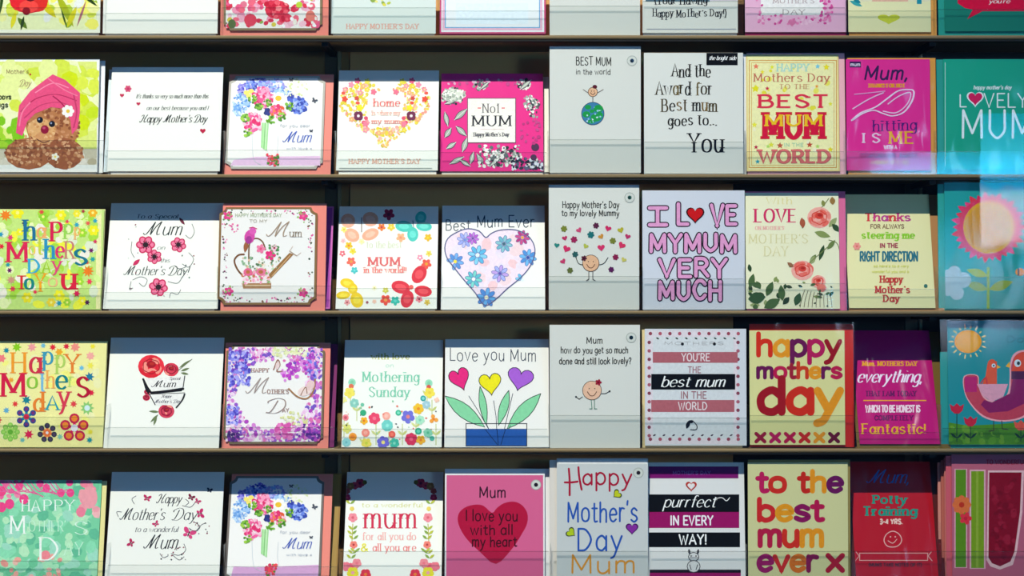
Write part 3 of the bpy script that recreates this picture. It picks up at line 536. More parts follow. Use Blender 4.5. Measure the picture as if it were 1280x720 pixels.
a = c.art('lettering'); a.text("Mum,",1080,1134,99,16,'3A1450',2.6,'ital',slope=0); a.text("THANKS FOR NOT",1085,1131,109,4,'F0A020',1.5,'slab'); a.text("hitting",1091,1146,164,13,'4A1470',1.8,'serif',slope=-.04); a.text("I S",1078,1100,178,11,'F4D0E4',2.6,'slab'); a.text("ME",1111,1142,179,14,'F0B020',2.8,'slab'); a.text("WITH A",1105,1121,186,4,'F8D8E8',1.3)
a.text("STUPENDOUS  PARTY",1075,1146,196.5,4.4,'7A1060',1.2,'slab'); a.text("A MOMENT OF IT, YES",1088,1135,205,4.2,'F09030',1.3,'flat'); a.rect(1062,77,1076,84,'3A1450'); a.text("mum",1063,1075,82.5,4,'F0E0F0',.8); a.done()
a = c.art('printed_swirl'); a.stroke([(1066,150),(1078,142),(1092,138),(1104,142),(1116,145),(1130,140),(1140,126),(1142,114),(1134,112),(1122,114),(1108,124),(1094,134),(1076,141),(1064,151)],2.2,'F8D8EC',True,nib=.6); a.stroke([(1110,130),(1124,120),(1138,116),(1134,130),(1120,141),(1104,139)],1.4,'F6C8E4',True); a.stroke([(1068,118),(1088,116),(1106,114)],1.2,'F09CD0',True); a.stroke([(1066,136),(1086,124),(1104,116)],1.6,'F4B8DC',True); a.done()
c = Card(1, 1180,74,1310,212, board='17A886', env='2BA090', lean=.007, crinkled=True, envr=(1173,74,1300,217), label='green card with LOVELY MUM in thin white letters, a pink heart for its O')
a = c.art('lettering'); a.text("happy mother's day",1217,1264,111.5,4.4,'E8F4EE',.9,'ital'); a.text("L",1199,1208,133.5,15,'E8F8F0',1.6); a.text("VELY",1230,1284,134,17,'E8F8F0',1.7); a.text("MUM",1201,1292,172,34,'EEFAF6',3); a.done()
a = c.art('printed_heart'); a.heart(1219,124,10.8,'F0F8F4'); a.heart(1219,123.6,8.8,'E01858'); a.done()
a = c.art('printed_border'); a.rect(1181,78,1181.8,208,'BFE8DC'); a.done()
# ------------------------------------------------------------------ ROW 2
RB = ['1E7AA0','F0A03C','E02850','88C030','F08838','D81E50','F0C020','60B048','2896B4','E03858','C87050','15788A']
c = Card(2, -22,262,128,387, board='C6E080', env='F0E8A0', lean=.020, envr=(-20,261,131,388), label='lime card crowded with stars and flowers reading happy mothers day to you in mixed colours')
a = c.art('printed_flowers'); a.rect(-22,262.5,120,386,'C4E27C'); a.rect(120,262.5,127,386,'EFEAA8')
a.spray(150,-20,264,122,384,['D8F090','E8F0B0','A8D840','F0F040','E0E8C8','B4DC60','F0E8D8'],4,9,101)
for x,y,r,cl in ((22,266,8,'F0E820'),(76,269,7,'F4EA20'),(117,288,7,'F4EA20'),(116,266,6,'F0B020'),(96,267,5,'F0E030'),(25,290,5,'F4EA20'),(34,372,7,'F0E020'),(74,369,7,'F4EA20'),(103,376,6,'F4EA20'),(64,378,6,'F0D030'),(84,378,5,'A0D030'),(54,271,6,'90D030'),(103,291,6,'A0D830'),(100,352,5,'A0D830'),(-8,360,7,'F0E020'),(-10,300,6,'F0A030')): a.flower(x,y,r,cl,'F8F080',6)
for x,y,r,cl,n in ((7,269,8,'F08020',9),(110,339,8,'F07C1C',9),(13,297,4.4,'E04070',6),(2,308,4,'E02038',6),(1,293,4,'2898B8',6),(119,276,3.6,'30A0B8',6),(96,281,3.8,'30A0B8',6),(10,331,3.6,'20989C',6),(12,338,3.8,'6A1C60',6),(14,350,6,'C89078',8),(16,361,4.4,'E03850',6),(116,324,4,'20A098',6),(114,313,3.8,'701C60',6),(119,302,3.2,'D83060',6),(112,352,4.4,'F04058',6),(96,367,5,'D81850',6),(109,378,4,'501850',6),(74,379,4.2,'2898B0',6),(44,365,3.2,'E83050',6),(52,265,3.8,'E05040',6),(84,277,3.2,'E04858',6),(110,279,3.6,'E86050',6),(109,328,3,'E04030',6),(104,264,3,'B03040',6),(31,279,4.4,'30205A',6)): a.star(x,y,r,cl,n,.5)
a.done()
a = c.art('lettering')
for t,x0,x1,yb,cap,cl,w in (("h",30,44,300,24,'1E6E92',4.2),("a",46,57,297,18,'F0A868',3),("P",63,78,301,23,'D8184E',4.2),("p",80,91,292,17,'98D050',3),("p",93,100,294,14,'F0B060',2),
 ("M",8,35,327,24,'DC2450',4.4),("o",36,44,318,15,'F0C850',2),("t",46,54,318,22,'C8D040',3),("h",56,68,323,23,'2890B8',4),("e",70,80,322,20,'E0306C',3.4),("R",81,93,323,21,'C87C70',2.6),("s",92,109,331,28,'157488',4.8),
 ("D",35,50,341,17,'3AA8C8',3.2),("A",53,63,341,15,'A0CC30',2.4),("y",65,77,338,17,'E04078',2.6),
 ("T",21,33,361,16,'D83030',3.2),("o",31,42,361,18,'128078',3.8),("Y",44,57,364,22,'F0A020',3),("o",60,72,358,15,'F0B080',2.2),("u",77,95,361,27,'D8203C',5)):
    a.text(t,x0,x1,yb,cap,cl,w,'serif')
a.done()
c = Card(2, 134,254,276,386, sh=274.5, label='white card with pink anemones and flourished black script, third row')
a = c.art('printed_anemones')
for x,y,r,rt in ((182,306,12,0),(193,321,9.5,.5),(223,306,10,.3),(198,359,12,.2)):
    for i in range(6):
        t = rt+i*1.047; a.ell(x+r*.52*math.cos(t),y+r*.48*math.sin(t),r*.5,r*.42,'C8285A',t); a.ell(x+r*.52*math.cos(t),y+r*.48*math.sin(t),r*.36,r*.27,'E87898',t)
    a.ell(x,y,r*.3,None,'28141E')
    for i in range(9): a.ell(x+r*.38*math.cos(i*.7),y+r*.38*math.sin(i*.7),.8,None,'28141E')
a.leaf(166,332,175,324,5,'C8285A'); a.leaf(224,272,231,281,4,'6A2438'); a.done()
a = c.art('lettering'); a.text("To a Special",170,222,273,5,'202428',1,'script'); a.text("Mum",180,226,294,16,'2A3030',1.5,'script'); a.text("on",196,206,312,5,'707878',.8,'script'); a.text("this",200,212,328,5,'707878',.8,'script'); a.text("Mother's Day!",155,235,344,11,'3A4040',1.1,'script'); a.done()
a = c.art('printed_flourishes')
for p in ([(240,280),(243,290),(238,298),(232,294)],[(236,316),(242,324),(236,334),(228,330)],[(166,350),(176,346),(184,350),(180,358),(174,354)],[(210,352),(222,354),(228,346)],[(226,362),(222,368),(214,366),(212,372)],[(165,302),(164,314),(168,322)],[(218,332),(224,336),(232,334)],[(164,352),(162,362),(166,360)]): a.stroke(p,.7,'50585A',True)
a.spray(46,160,276,244,372,['304048','507060','802040'],.6,1.2,103,lambda x,y:abs(x-200)>26 or y>365); a.done()
c = coral(2, 273,259,396,381,(275,254,408,388.5),None,'scalloped card with a pink bird on a flowered watering can, coral envelope behind',band='8A6A42')
a = c.art('printed_border'); R = random.Random(5)
for i in range(150):
    s_ = R.choice('tblr'); u = R.random(); x = 280+u*109 if s_ in 'tb' else (281 if s_ == 'l' else 388)+R.uniform(-3,3); y = (265 if s_ == 't' else 375)+R.uniform(-3,3) if s_ in 'tb' else 264+u*112
    a.ell(x,y,R.uniform(.6,1.5),None,R.choice(['405040','5A6A50','E060A0','F090B8','8A6040','7A3A60']),0,6)
for x,y in ((285,270),(379,270),(286,364),(379,366)): a.flower(x,y,6,'E8408A','F06C9C',5); a.spray(8,x-7,y-6,x+7,y+8,['70A060','A0C070'],1,1.8,int(x))
a.spray(10,284,280,300,290,['F080A8','E060A0'],1,1.8,106); a.done()
a = c.art('printed_watering_can'); BR='8C6440'
a.poly([(302,354),(304,361),(339,361),(339,353)],'C8A890',True); a.rect(304,354,339,360,'A87C50'); a.rect(306,356,338,358,'D8BC98')
a.poly([(337,350),(336,343),(362,316),(367,318)],'9C7040',True); a.stroke([(340,345),(363,319)],1,'D8B080'); a.stroke([(362,314),(371,320)],1.2,'A89078'); a.stroke([(362,314),(366,308)],.8,'C8B0A0'); a.stroke([(371,320),(376,316)],.8,'C8B0A0')
a.stroke([(304,345),(297,337),(293,326),(298,319),(305,318)],2.2,'7A5030',True); a.stroke([(311,330),(312,304),(320,298),(328,302),(332,312)],1.8,'7A5838',True)
a.rect(302,346,338,354,'F2E4E2'); a.spray(60,303,338,338,354,['E85C8C','F2A0B8','F8D0D8','90B070','C87848'],1.2,2.6,107)
a.ell(310,340,5.5,5,'E86890'); a.ell(310,340,2.6,2.4,'C07040'); a.ell(326,340,6,5,'E87898'); a.ell(326,340,3,2.4,'B86C40'); a.done()
a = c.art('printed_flowers'); a.flower(338,319,7,'E8307C','F04A8C',5); a.flower(326,311,6,'F080A4','E8507C',5); a.flower(328,331,4.4,'F4ECD8','8A5A30',5); a.flower(343,310,5,'F4C8D4','A04050',5)
a.spray(40,303,322,350,336,['90B890','C8D8B0','60805A','E8C0A0'],1,2.2,108); a.spray(16,336,306,350,322,['70A068','509050'],1,2,109); a.done()
a = c.art('printed_bird'); a.ell(312,296,6.5,9,'D850A8',.25); a.ell(316,289,4.4,4.4,'E060B4'); a.leaf(309,300,306,316,6,'A0623C'); a.ell(311,300,4,5,'A83C90',.2); a.stroke([(312,285),(316,284),(321,286)],1.2,'C83C6C'); a.done()
a = c.art('lettering'); a.text("HAPPY MOTHER'S DAY",294,352,271,4,'B4C0A0',.8); a.text("TO MY",312,334,278,3.4,'B8B0A0',.7); a.text("M",334,360,296,18,'A89078',1.5,'script'); a.text("um",362,377,296,9,'90806C',1.1,'serif'); a.done()
Card(2, 284,258,415,386, sh=276, board='A040A0', env='8860A8', dd=.006, label='purple card edge poking out right behind the watering can card', band='C868B0')
c = Card(2, 422,258,547,386, sh=279, board='F2F2E8', label='white card with coral, turquoise and yellow petal butterflies at its corners')
def petals(a, x, y, ps, col, hi):
    for dx,dy,rx,ry,rt in ps: a.ell(x+dx,y+dy,rx,ry,col,rt,16); a.ell(x+dx,y+dy,rx*.6,ry*.5,hi,rt,12)
a = c.art('printed_butterfly'); petals(a,515,360,((9,-17,8.5,12,.55),(-14,-1,12,8,.25),(-6,14,8,11,.3),(14,4,11,7,.15)),'DC3040','EC5058'); a.ell(514,359,3,3,'E86058'); a.done('red butterfly of four round petals')
a = c.art('printed_butterfly'); petals(a,517,283,((9,-11,7,8,.3),(-12,0,11,7,.1),(13,0,10,6,.1),(-1,10,7,9,0)),'48C8B8','68DCCC'); a.stroke([(516,276),(517,284)],1,'2A7A80'); a.done('turquoise butterfly')
a = c.art('printed_butterfly'); petals(a,452,290,((-17,-14,9,9,0),(11,-16,10,9,.2),(-12,4,10,8,.6),(11,3,11,7,-.4)),'F4AC8C','F8C0A4'); a.stroke([(452,272),(452,290)],1,'6A4038'); a.done('peach butterfly')
a = c.art('printed_butterfly'); petals(a,438,365,((-4,-11,9,6,.2),(3,-4,6,7,0),(-9,4,9,5,-.1),(8,10,8,10,-.3)),'ECC818','F4DC40'); a.done('yellow butterfly')
a = c.art('printed_flowers')
for x,y,r,cl,ce in ((477,284,5,'E87828','C03040'),(489,284,5,'ECC830','F0E070'),(486,268,7.5,'A82848','702040'),(501,297,6,'F4B080','E8906C'),(535,297,5,'E8B828','F0D020'),(430,287,4,'F0E070','E0C040'),(436,307,5,'E8C020','E88030'),(428,317,4,'E86878','F8F0E8'),(441,314,4.4,'E8D840','E8C020'),(439,327,6,'EE6858','E8A040'),(443,338,4.6,'48C0C0','70D8D0'),(533,330,6.6,'EC5848','E8A030'),(525,322,4,'F090A8','FFFFFF'),(536,317,4,'E8D860','E8B838'),(482,375,7,'EC5040','F0A050'),(494,376,6,'38BCA8','60D0C0'),(482,363,4,'D0CC50','E8E080'),(524,374,4.6,'F08890','8A3040'),(534,378,4,'D8C050','E0A830'),(434,378,4,'F0A0A0','A04050'),(452,302,4,'F0ECB0','F4E88C'),(468,360,3.4,'F0ECC0','C8B860'),(429,301,3.4,'F8C0C0','F0A0A0'),(459,378,2,'A05060','A05060'),(468,377,3,'F0C8B0','F0B0A0')): a.flower(x,y,r,cl,ce,5,.3)
a.done()
a = c.art('lettering'); a.text("to the best",458,502,310,8,'D8DCC0',1.2,'serif'); a.text("MUM",460,500,332,10,'E06868',2.4,'slab'); a.text("in the world!!",455,508,341,7,'EC8078',1.5,'serif'); a.done()
c = Card(2, 552,257,681,387, sh=277, board='F0EFE8', label='white card reading Best Mum Ever over a big blue-flowered heart')
a = c.art('lettering'); a.text("Best",557,588,288,13,'4A5460',1.2,jit=.5,seed=11); a.text("Mum Ever",596,668,284,14,'3A4656',1.2,jit=.7,seed=12); a.done()
a = c.art('printed_heart')
HP=[(607,297),(599,289),(585,286),(572,290),(560,298),(556,310),(559,323),(568,335),(580,350),(594,366),(606,382),(620,374),(634,361),(650,348),(662,334),(668,320),(668,308),(662,297),(652,290),(640,287),(624,288),(614,292),(607,297)]
HS=spl(HP,3); a.poly(HS[:-1],'EFDDEA',True)
from mathutils.geometry import intersect_point_tri_2d
def inpoly(x,y,P):
    c_=False; j=len(P)-1
    for i in range(len(P)):
        if (P[i][1]>y)!=(P[j][1]>y) and x<(P[j][0]-P[i][0])*(y-P[i][1])/(P[j][1]-P[i][1])+P[i][0]: c_=not c_
        j=i
    return c_
a.spray(60,556,288,668,380,['F0C8CC','F0D4D8','E8DCF0'],5,9,111,lambda x,y:inpoly(x,y,HS) and inpoly(x-8,y,HS) and inpoly(x+8,y,HS) and inpoly(x,y+8,HS) and inpoly(x,y-8,HS))
a.done()
a = c.art('printed_flowers')
for x,y,r,c1,c2,ce in ((581,300,10,'9CA8EC','B8BCF4','6C88D8'),(591,298,8,'B858C8','C878D8','7838A0'),(597,319,12.5,'5CB4DC','84CCE8','E0F0F0'),(569,327,11,'5890D4','74ACE4','F0E040'),(630,305,11,'6CB0C0','88C0C8','406878'),(653,297,9.5,'B83478','C84C88','F0A040'),(660,322,11,'4C90D4','6CB4E4','3050A0'),(592,349,11,'5CBCC8','78D0C4','F0F4F0'),(625,342,11,'A8B0EC','C0A0E0','6050B0'),(653,350,9,'64BCE0','80CCE8','E0F0F8'),(608,372,12.5,'4C88D0','64A8E0','F0ECD0')):
    for i in range(8):
        t=i*.785+.2; px_,py_=x+r*.6*math.cos(t),y+r*.6*math.sin(t)
        if inpoly(px_,py_,HS): a.ell(px_,py_,r*.42,r*.24,'5C70A8',t,10); a.ell(px_,py_,r*.36,r*.18,c1 if i%2 else c2,t,10)
    a.ell(x,y,r*.2,None,ce,0,8)
a.stroke(HS,1.4,'5A5C88'); a.done()
c = Card(2, 686,231,799,387, board=TG, lean=.0015, label='grey card reading Happy Mothers Day to my lovely Mummy, little hearts round a smiling face')
a = c.art('lettering'); a.text("Happy Mother's Day",703,774,260,8,'2E302C',1.05,jit=.5,seed=13); a.text("to my lovely Mummy",702,774,270,7,'2E302C',1.05,jit=.5,seed=14); a.done()
a = c.art('printed_hearts')
for x,y,r,cl,k in ((705,286,4.2,'7A8430',1),(724,288,3.6,'D04A74',0),(745,282,4,'5A2040',1),(760,286,4,'D02860',0),(776,288,4,'B8B030',0),(706,298,3.4,'C03060',0),(717.5,299.5,4.4,'A02454',1),(738.5,293.5,4.6,'1E7070',1),(751.5,296,3.6,'D09038',0),(766,301,4.2,'788030',1),(784.5,296,3.6,'C03468',0),(696,307,3.4,'2A8478',0),(708,311.5,4.8,'D83064',0),(719,318,4,'2A5C5A',1),(732,308,3.4,'B8C050',0),(751.5,310,4.6,'D83468',0),(777,307,4.6,'D83460',0),(704,327,3.6,'C83C68',0),(712.5,338,4,'606C34',1),(769.5,321.5,4,'881C48',1),(779.5,325,3.4,'C8C060',0),(764,337,3.8,'5A1C54',1)):
    if k: a.flower(x,y,r,cl,cl,6,.2)
    else: a.heart(x,y,r,cl,R.uniform(-.6,.6))
a.done()
a = c.art('printed_figure'); figure(a,738.5,329,10); a.flower(730,323,3.8,'5A1C30','2A1018',5); a.stroke([(728,331),(723,329),(720,322)],.9,'30302C',True); a.stroke([(749,331),(755,329),(760,322)],.9,'30302C',True); a.stroke([(736,340),(736,349),(733,351)],.9,'30302C'); a.stroke([(741,340),(741,349),(744,351)],.9,'30302C'); a.done()
badge(c, 787,247,'285A50')
c = Card(2, 803,238,931,387, board='D6DAE2', lean=.004, label='white card shouting I LOVE MY MUM VERY MUCH in pink letters outlined black')
a = c.art('lettering')
for t,x0,x1,yb,cap in (("I",811,833,282,24),("L",846,860,282,24),("VE",889,920,282,24),("MYMUM",812,921,315,20),("VERY",824,908,347,22),("MUCH",823,902,375,22)):
    if t=="I":
        for ww,cl in ((7.4,'241824'),(4.6,'E8A0CC')): 
            for p in ([(822,260),(822,281)],[(812,260),(833,260)],[(812,281),(833,281)]): a.stroke(p,ww,cl)
    else: a.text(t,x0,x1,yb-1,cap,'E8A0CC',4.4,jit=1.2,out='241824',ow=1.5,seed=len(t))
a.done()
a = c.art('printed_heart'); a.heart(869,269,11.5,'3A0C10'); a.heart(869,268.6,9.6,'D01414'); a.done('red heart with a black outline')
c = Card(2, 932,241,1049,386, board='F5F2CC', env='E8709C', lean=.010, envr=(934,239,1057,388), label='cream card with LOVE in pink capitals between coral climbing roses')
a = c.art('lettering'); a.text("With",958,990,255,8,'E8DC94',1.2,'serif'); a.text("LOVE",943,995,277.5,16,'D83064',3,'serif'); a.text("ON MOTHER'S",944,980,287,4,'F0A8A0',.9,'serif'); a.text("MOTHER'S",936,1010,304,11,'E4DCA4',1.6,'serif'); a.text("DAY",955,985,320,12,'E4DCA4',1.6,'serif'); a.done()
a = c.art('printed_roses')
def rose(a,x,y,r,c1='F07060',c2='E04434',c3='F8B0A0',seed=1):
    R_=random.Random(seed); a.ell(x,y,r,r*.88,c3,0,16)
    for i in range(14):
        t=R_.uniform(0,6.3); d=R_.uniform(.35,.85)*r; a.ell(x+d*math.cos(t),y+d*.85*math.sin(t),r*.34,r*.2,R_.choice([c1,c3,c1,'F49080']),t+1.57,8)
    for k in range(6): t=k*1.1+seed; a.stroke([(x+r*.6*math.cos(t),y+r*.5*math.sin(t)),(x+r*.66*math.cos(t+.5),y+r*.56*math.sin(t+.5)),(x+r*.6*math.cos(t+1),y+r*.5*math.sin(t+1))],1.1,c2,True)
    a.ell(x,y-r*.15,r*.36,r*.28,c2); a.ell(x+r*.05,y-r*.2,r*.2,r*.12,'B82820')
GL=['4E6A3A','6E8448','35502C','8C9C58','A0AC70']
R2=random.Random(9)
for (x0,y0,x1,y1,wd) in ((1018,290,1038,296,8),(1036,284,1046,272,7),(1040,280,1050,290,7),(1030,306,1024,326,6),(1034,312,1044,300,6),(1020,318,1012,330,6),(1005,274,1003,286,5),(1000,330,986,334,4),(1014,330,1018,320,6)): a.leaf(x0,y0,x1,y1,wd,R2.choice(GL))
a.stroke([(1036,300),(1046,304),(1050,316)],1,'7A8448',True); a.stroke([(1024,262),(1030,256),(1036,248)],1,'7A8448',True); a.stroke([(1010,330),(1024,318),(1040,304)],1,'7A8448',True)
rose(a,1024,272,15,seed=1); rose(a,1003,338,14,seed=2); rose(a,1023,352,9,seed=3); a.ell(1027,360,6,5,'F0806C')
a.leaf(1004,285,1002,272,7,'B05A3C'); a.leaf(1041,256,1040,246,7,'A07840'); a.leaf(1030,258,1028,250,5,'8A9048'); a.leaf(992,334,984,328,5,'9A6A48')
for i in range(30): 
    x,y=R2.uniform(935,1046),R2.uniform(352,384); t=R2.uniform(0,6.3); L=R2.uniform(8,16) if x<990 else R2.uniform(4,9); a.leaf(x,y,max(935,min(1047,x+L*math.cos(t))),min(384,y+L*math.sin(t)*.7),L*.45,R2.choice(GL+['2E4028','3A4A30']))
for (x0,y0,x1,y1,wd) in ((935,374,957,371,15),(937,360,942,342,8),(938,340,936,330,5),(958,370,966,352,9),(978,376,976,356,9),(994,382,1000,366,9),(955,385,975,374,12),(938,352,950,360,6)): a.leaf(x0,y0,x1,y1,wd,R2.choice(['2E4A28','3C5A34','4E6A3A']))
for i in range(9): a.stroke([(1000+i*5,384),(1002+i*4.6,374),(1006+i*4,362+i)],.7,'6A6048',True)
a.done()
c = Card(2, 1058,243,1165,385, sh=266, board='EFE9AE', env='C08A58', envr=(1062,243,1172,388), crinkled=False, label='pale yellow card reading Thanks for always steering me in the right direction')
a = c.art('lettering'); a.text("Thanks",1081,1138,276,9,['D83A40','D04080','C04890'],2.6,'slab'); a.text("FOR ALWAYS",1088,1130,285.5,4.8,'8A6A50',1.1); a.text("steering me",1077,1143,298,8,'90D030',2.2,'slab'); a.text("IN THE",1100,1122,309.5,5,'A84A58',1.4); a.text("RIGHT DIRECTION",1075,1147,326,11,'2E7484',2.1); a.text("so here's to a very",1092,1136,334,3,'D8D870',.8,'flat'); a.text("wonderful you and a",1090,1136,341,3,'D8D870',.8,'flat')
a.text("Happy",1100,1128,353,8,'C83C38',1.9,'slab'); a.text("Mother's",1094,1137,366,8,'C83C38',1.9,'slab'); a.text("Day",1104,1124,377,8,'C83C38',1.9,'slab'); a.done()
a = c.art('printed_flower'); a.flower(1071,308,5,'F0988C','E07068',6); a.ell(1157,357.5,2.4,None,'3A7468'); a.done()
c = Card(2, 1181,228,1314,386, board='1F9E98', env='2BA090', lean=.005, envr=(1174,230,1305,388), label='teal card with a round-faced pink daisy, white cloud and green leaves')
a = c.art('printed_daisy'); CXs,CYs=1236,284
for i in range(30):
    t=i*2*math.pi/30; r1=33 if i%2 else 36; a.leaf(CXs+24*math.cos(t),CYs+26*math.sin(t)*.98,CXs+(r1+12)*math.cos(t),CYs+(r1+9)*math.sin(t),9,['E8285C','F0407C','E83048'][i%3])
a.ell(CXs,CYs,37,38,'E83458',0,26); a.ell(CXs,CYs,32,33,'E8A818',0,28); a.ell(CXs,CYs,28.5,29,'DE9C28',0,28); a.done()
a = c.art('printed_stem_and_leaves'); a.rect(1233.5,334,1237,386,'8CB020'); a.leaf(1235,345,1208,337,10,'9CB428'); a.leaf(1235,362,1207,354,11,'8CAC20'); a.leaf(1236,362,1266,352,12,'9CB428'); a.done()
a = c.art('printed_cloud')
for x,y,r in ((1183,345,8),(1193,340,8),(1204,350,10),(1190,356,12),(1196,366,9),(1184,362,8)): a.ell(x,y,r,None,'A8C4CC',0,14)
a.done()
a = c.art('printed_bee'); a.ell(1275,340,6,5,'E88818'); a.rect(1272,335,1274,345,'2A1A10'); a.done()

# ------------------------------------------------------------------ ROW 3
c = Card(3, -22,427,131,559, board='F0EA9C', env='EFE6A0', lean=.022, envr=(-20,426,134,561), label='pale yellow card reading Happy Mothers Day in mixed colours over big retro flowers')
a = c.art('printed_flowers'); a.spray(40,-20,430,128,556,['F4F080','F0ECB0','F6F0A0'],4,8,121)
for x,y,r,cl,n,inn in ((21,434,6.5,'88C818',7,.5),(8,438,4.5,'18889C',7,.5),(66,434,4.8,'E02838',7,.5),(83,433,4.6,'D82440',7,.5),(40,434,6.5,'F09C9C',7,.5),(94,434,6.5,'F09080',7,.6),(74,440,5.4,'F0A828',6,.6),(54,432,3.6,'70B8D0',6,.6),(2,448,6,'F07C7C',6,.6),(113,445,6,'F4A89C',7,.6),(102,460,4,'68B8D8',7,.5),(112,471,6.4,'1E7898',7,.5),(114,491,4.8,'E02444',7,.5),(33,500,6.4,'18808C',7,.5),(19,505,4.4,'E03C3C',7,.5),(92,505,5,'E04048',7,.5),(109,510,9,'8CC870',9,.6),(8,513,4.6,'60A8C8',7,.5),(14,475,4,'F0A030',7,.5),(36,543,6.6,'E02050',7,.5),(28,550,4,'70B8B0',7,.5),(75,546,4.4,'80C0A8',7,.5),(112,550,4.6,'209098',7,.5),(113,540,4,'E8D838',7,.5),(116,433,4,'F0E030',6,.5),(113,457,5,'F0E450',6,.5),(-2,525,5,'D82038',7,.5)): a.star(x,y,r,cl,n,inn)
a.ell(109,510,3.6,None,'D0E8E8')
for cx_,cy_,r,c1,c2,ce,n in ((33,521,14.5,'2A4890','7A2C6C','D02444',6),(13,540,13,'8CC850','A4D860','68B030',8),(59,541,13.5,'383848','50405C','F0702C',7),(93,535,18,'C41C48','F08828','E8E8F0',5)):
    for i in range(n):
        t=i*2*math.pi/n-1.57; x,y=cx_+r*.66*math.cos(t),cy_+r*.66*math.sin(t)
        a.stroke([(cx_,cy_),(x,y)],3.6,{6:'1C8098',8:'A4D860',7:'F07C38',5:'D82458'}[n]); a.ell(x,y,r*(.36 if n==5 else .26),None,c1,0,12); a.ell(x,y,r*(.22 if n==5 else .14),None,c2,0,10)
    a.ell(cx_,cy_,r*.25,None,ce,0,10); a.ell(cx_,cy_,r*.14,None,'F0E8E8' if n in(7,5) else ce,0,8)
a.done()
a = c.art('lettering')
for t,x0,x1,yb,cap,cl,w in (("H",14,33,466,25,'F09828',3.6),("a",37,52,466,28,'D03048',4.2),("p",54,66,455,22,'3898B4',3.2),("p",70,81,459,22,'B0D060',3),("Y",82,99,466,23,'E8802C',3.4),
 ("M",1,32,495,28,'D41C44',4.8),("o",34,47,485,20,'88C03C',3.2),("t",50,56,489,24,'78B8D8',3),("h",58,68,485,21,'F0A858',2.6),("e",70,84,486,24,'128084',4.2),("r",86,93,483,18,'B8D868',2.2),("s",95,112,496,36,'B81434',5),
 ("d",42,55,514,23,'E8802C',3.8),("A",58,73,512,17,'2898A8',3),("y",73,87,508,27,'D83850',3.6)): a.text(t,x0,x1,yb,cap,cl,w,'serif')
a.done()
c = Card(3, 134,422,277,560, sh=443.5, label='white card with red roses wrapped in a black-edged banner reading Mum')
a = c.art('printed_roses')
rose(a,189,458,16.5,'D82030','A01020','E83040',4); rose(a,214,462,9.5,'C02440','8A1028','D83C50',5); rose(a,208,514,10,'C02444','8A1030','D04058',6); rose(a,183,497,4.6,'C02444','8A1030','D04058',7); rose(a,184,490,4,'C02444','8A1030','D04058',8)
for p in ((224,460,238,450),(226,464,237,460),(226,466,236,468),(198,518,188,528),(199,515,186,514),(196,520,192,532)): a.leaf(*p,3,'6A7A50'); 
a.stroke([(222,464),(240,449)],.8,'6A7050'); a.done()
a = c.art('printed_banner')
a.poly([(178,474),(187,489),(186,493),(230,485),(227,489),(190,493),(186,494),(182,488)],'101014',True); a.poly([(182,473),(231,470),(230,484),(191,490)],'ECEAE4',True); a.stroke([(179,474),(184,484),(189,491)],2.6,'16161A'); a.stroke([(189,491),(210,489),(229,486)],3,'101014'); a.stroke([(231,470),(229,484)],1.2,'202024')
a.poly([(187,493),(231,492),(222,507),(194,506)],'ECEAE4',True); a.stroke([(187,493),(194,506)],1.2,'202024'); a.stroke([(231,492),(228,500),(220,510)],2.2,'202024',True,nib=.4); a.stroke([(187,493),(231,491)],.7,'404044'); a.done()
a = c.art('lettering'); a.text("Mum",190,219,484,8,'26262A',1.2,'script'); a.text("Happy",202,214,497,3.4,'50505A',.7,'script'); a.text("Mother's Day",193,226,504,4.4,'50505A',.7,'script'); a.text("Special",212,225,475,3.6,'50505A',.6,'script'); a.done()
c = coral(3, 281,431,405,555,(277,428,413,560.5),434,'square card of pink and purple blossom with butterflies, coral envelope behind, fourth row',band='7A6A50')
a = c.art('printed_blossom')
PU=['C860C8','D884D0','E8A8DC','B048B8','9858C8','F0C4E4','7858C0','E070B0','F4D8EC']; PB=['6A68D8','8A8CE4','5048B8','A8A4EC','C8C4F4']
def region(x,y):
    u=(x-343)/(62); v=(y-494)/(62); return max(abs(u),abs(v))<1 and ((u+.05)/.72)**2+((v+.0)/.70)**2>1 and not(u>0.0 and v<-.70 and u<.2)
a.spray(1300,282,434,403,552,PU,1.5,3.4,131,region); a.spray(150,286,438,312,482,PB+['6A40B8'],1.5,3,132); a.spray(60,282,508,298,530,PB,1.5,3,133); a.spray(70,382,440,402,472,PB+PU,1.5,3,134)
a.spray(110,352,440,392,476,['C848C8','D870D0','A838B8','E090DC'],1.5,3,135,lambda x,y:abs((y-462)+(x-368)*.5)<11); a.spray(60,372,530,402,550,['8038A8','B048B8','603090','D070C8'],1.5,3,136)
a.spray(60,340,432,384,446,['E8E8B8','F0F0D8','D8E0A0'],1.5,3,137); a.spray(40,350,515,385,535,['E0E4B8','F0F0D0','D8D890'],1.2,2.4,138); a.spray(30,345,530,366,548,['D858A8','E880C0'],2,4,139); a.spray(30,284,538,300,552,['7A3CA0','50307A'],1.5,3,140); a.done()
a = c.art('printed_butterflies'); a.stroke([(342,462),(347,450),(350,456),(346,464),(353,464)],1.4,'9A6A5A',True); a.ell(347,457,2.6,5,'E8D0CC',.2); a.stroke([(361,486),(372,496),(384,498),(392,488),(394,474)],2,'A87850',True); a.ell(381,489,9,6,'F0D8D0',-.3); a.ell(388,482,5,7,'E8C8C4',.5); a.stroke([(376,494),(382,484),(384,492)],1,'8A5A40',True); a.done()
a = c.art('lettering'); a.text("HAPPY",314,336,465,4.4,'B08C84',1.1,'slab'); a.text("M",308,334,492,19,'A89890',1.4,'script'); a.text("OTHER'S",334,361,492,5,'A88C84',1.2,'slab'); a.text("D",333,355,516,17,'A08C84',1.6,'script'); a.text("AY",353,361,515,4.4,'A88C84',1); a.done()
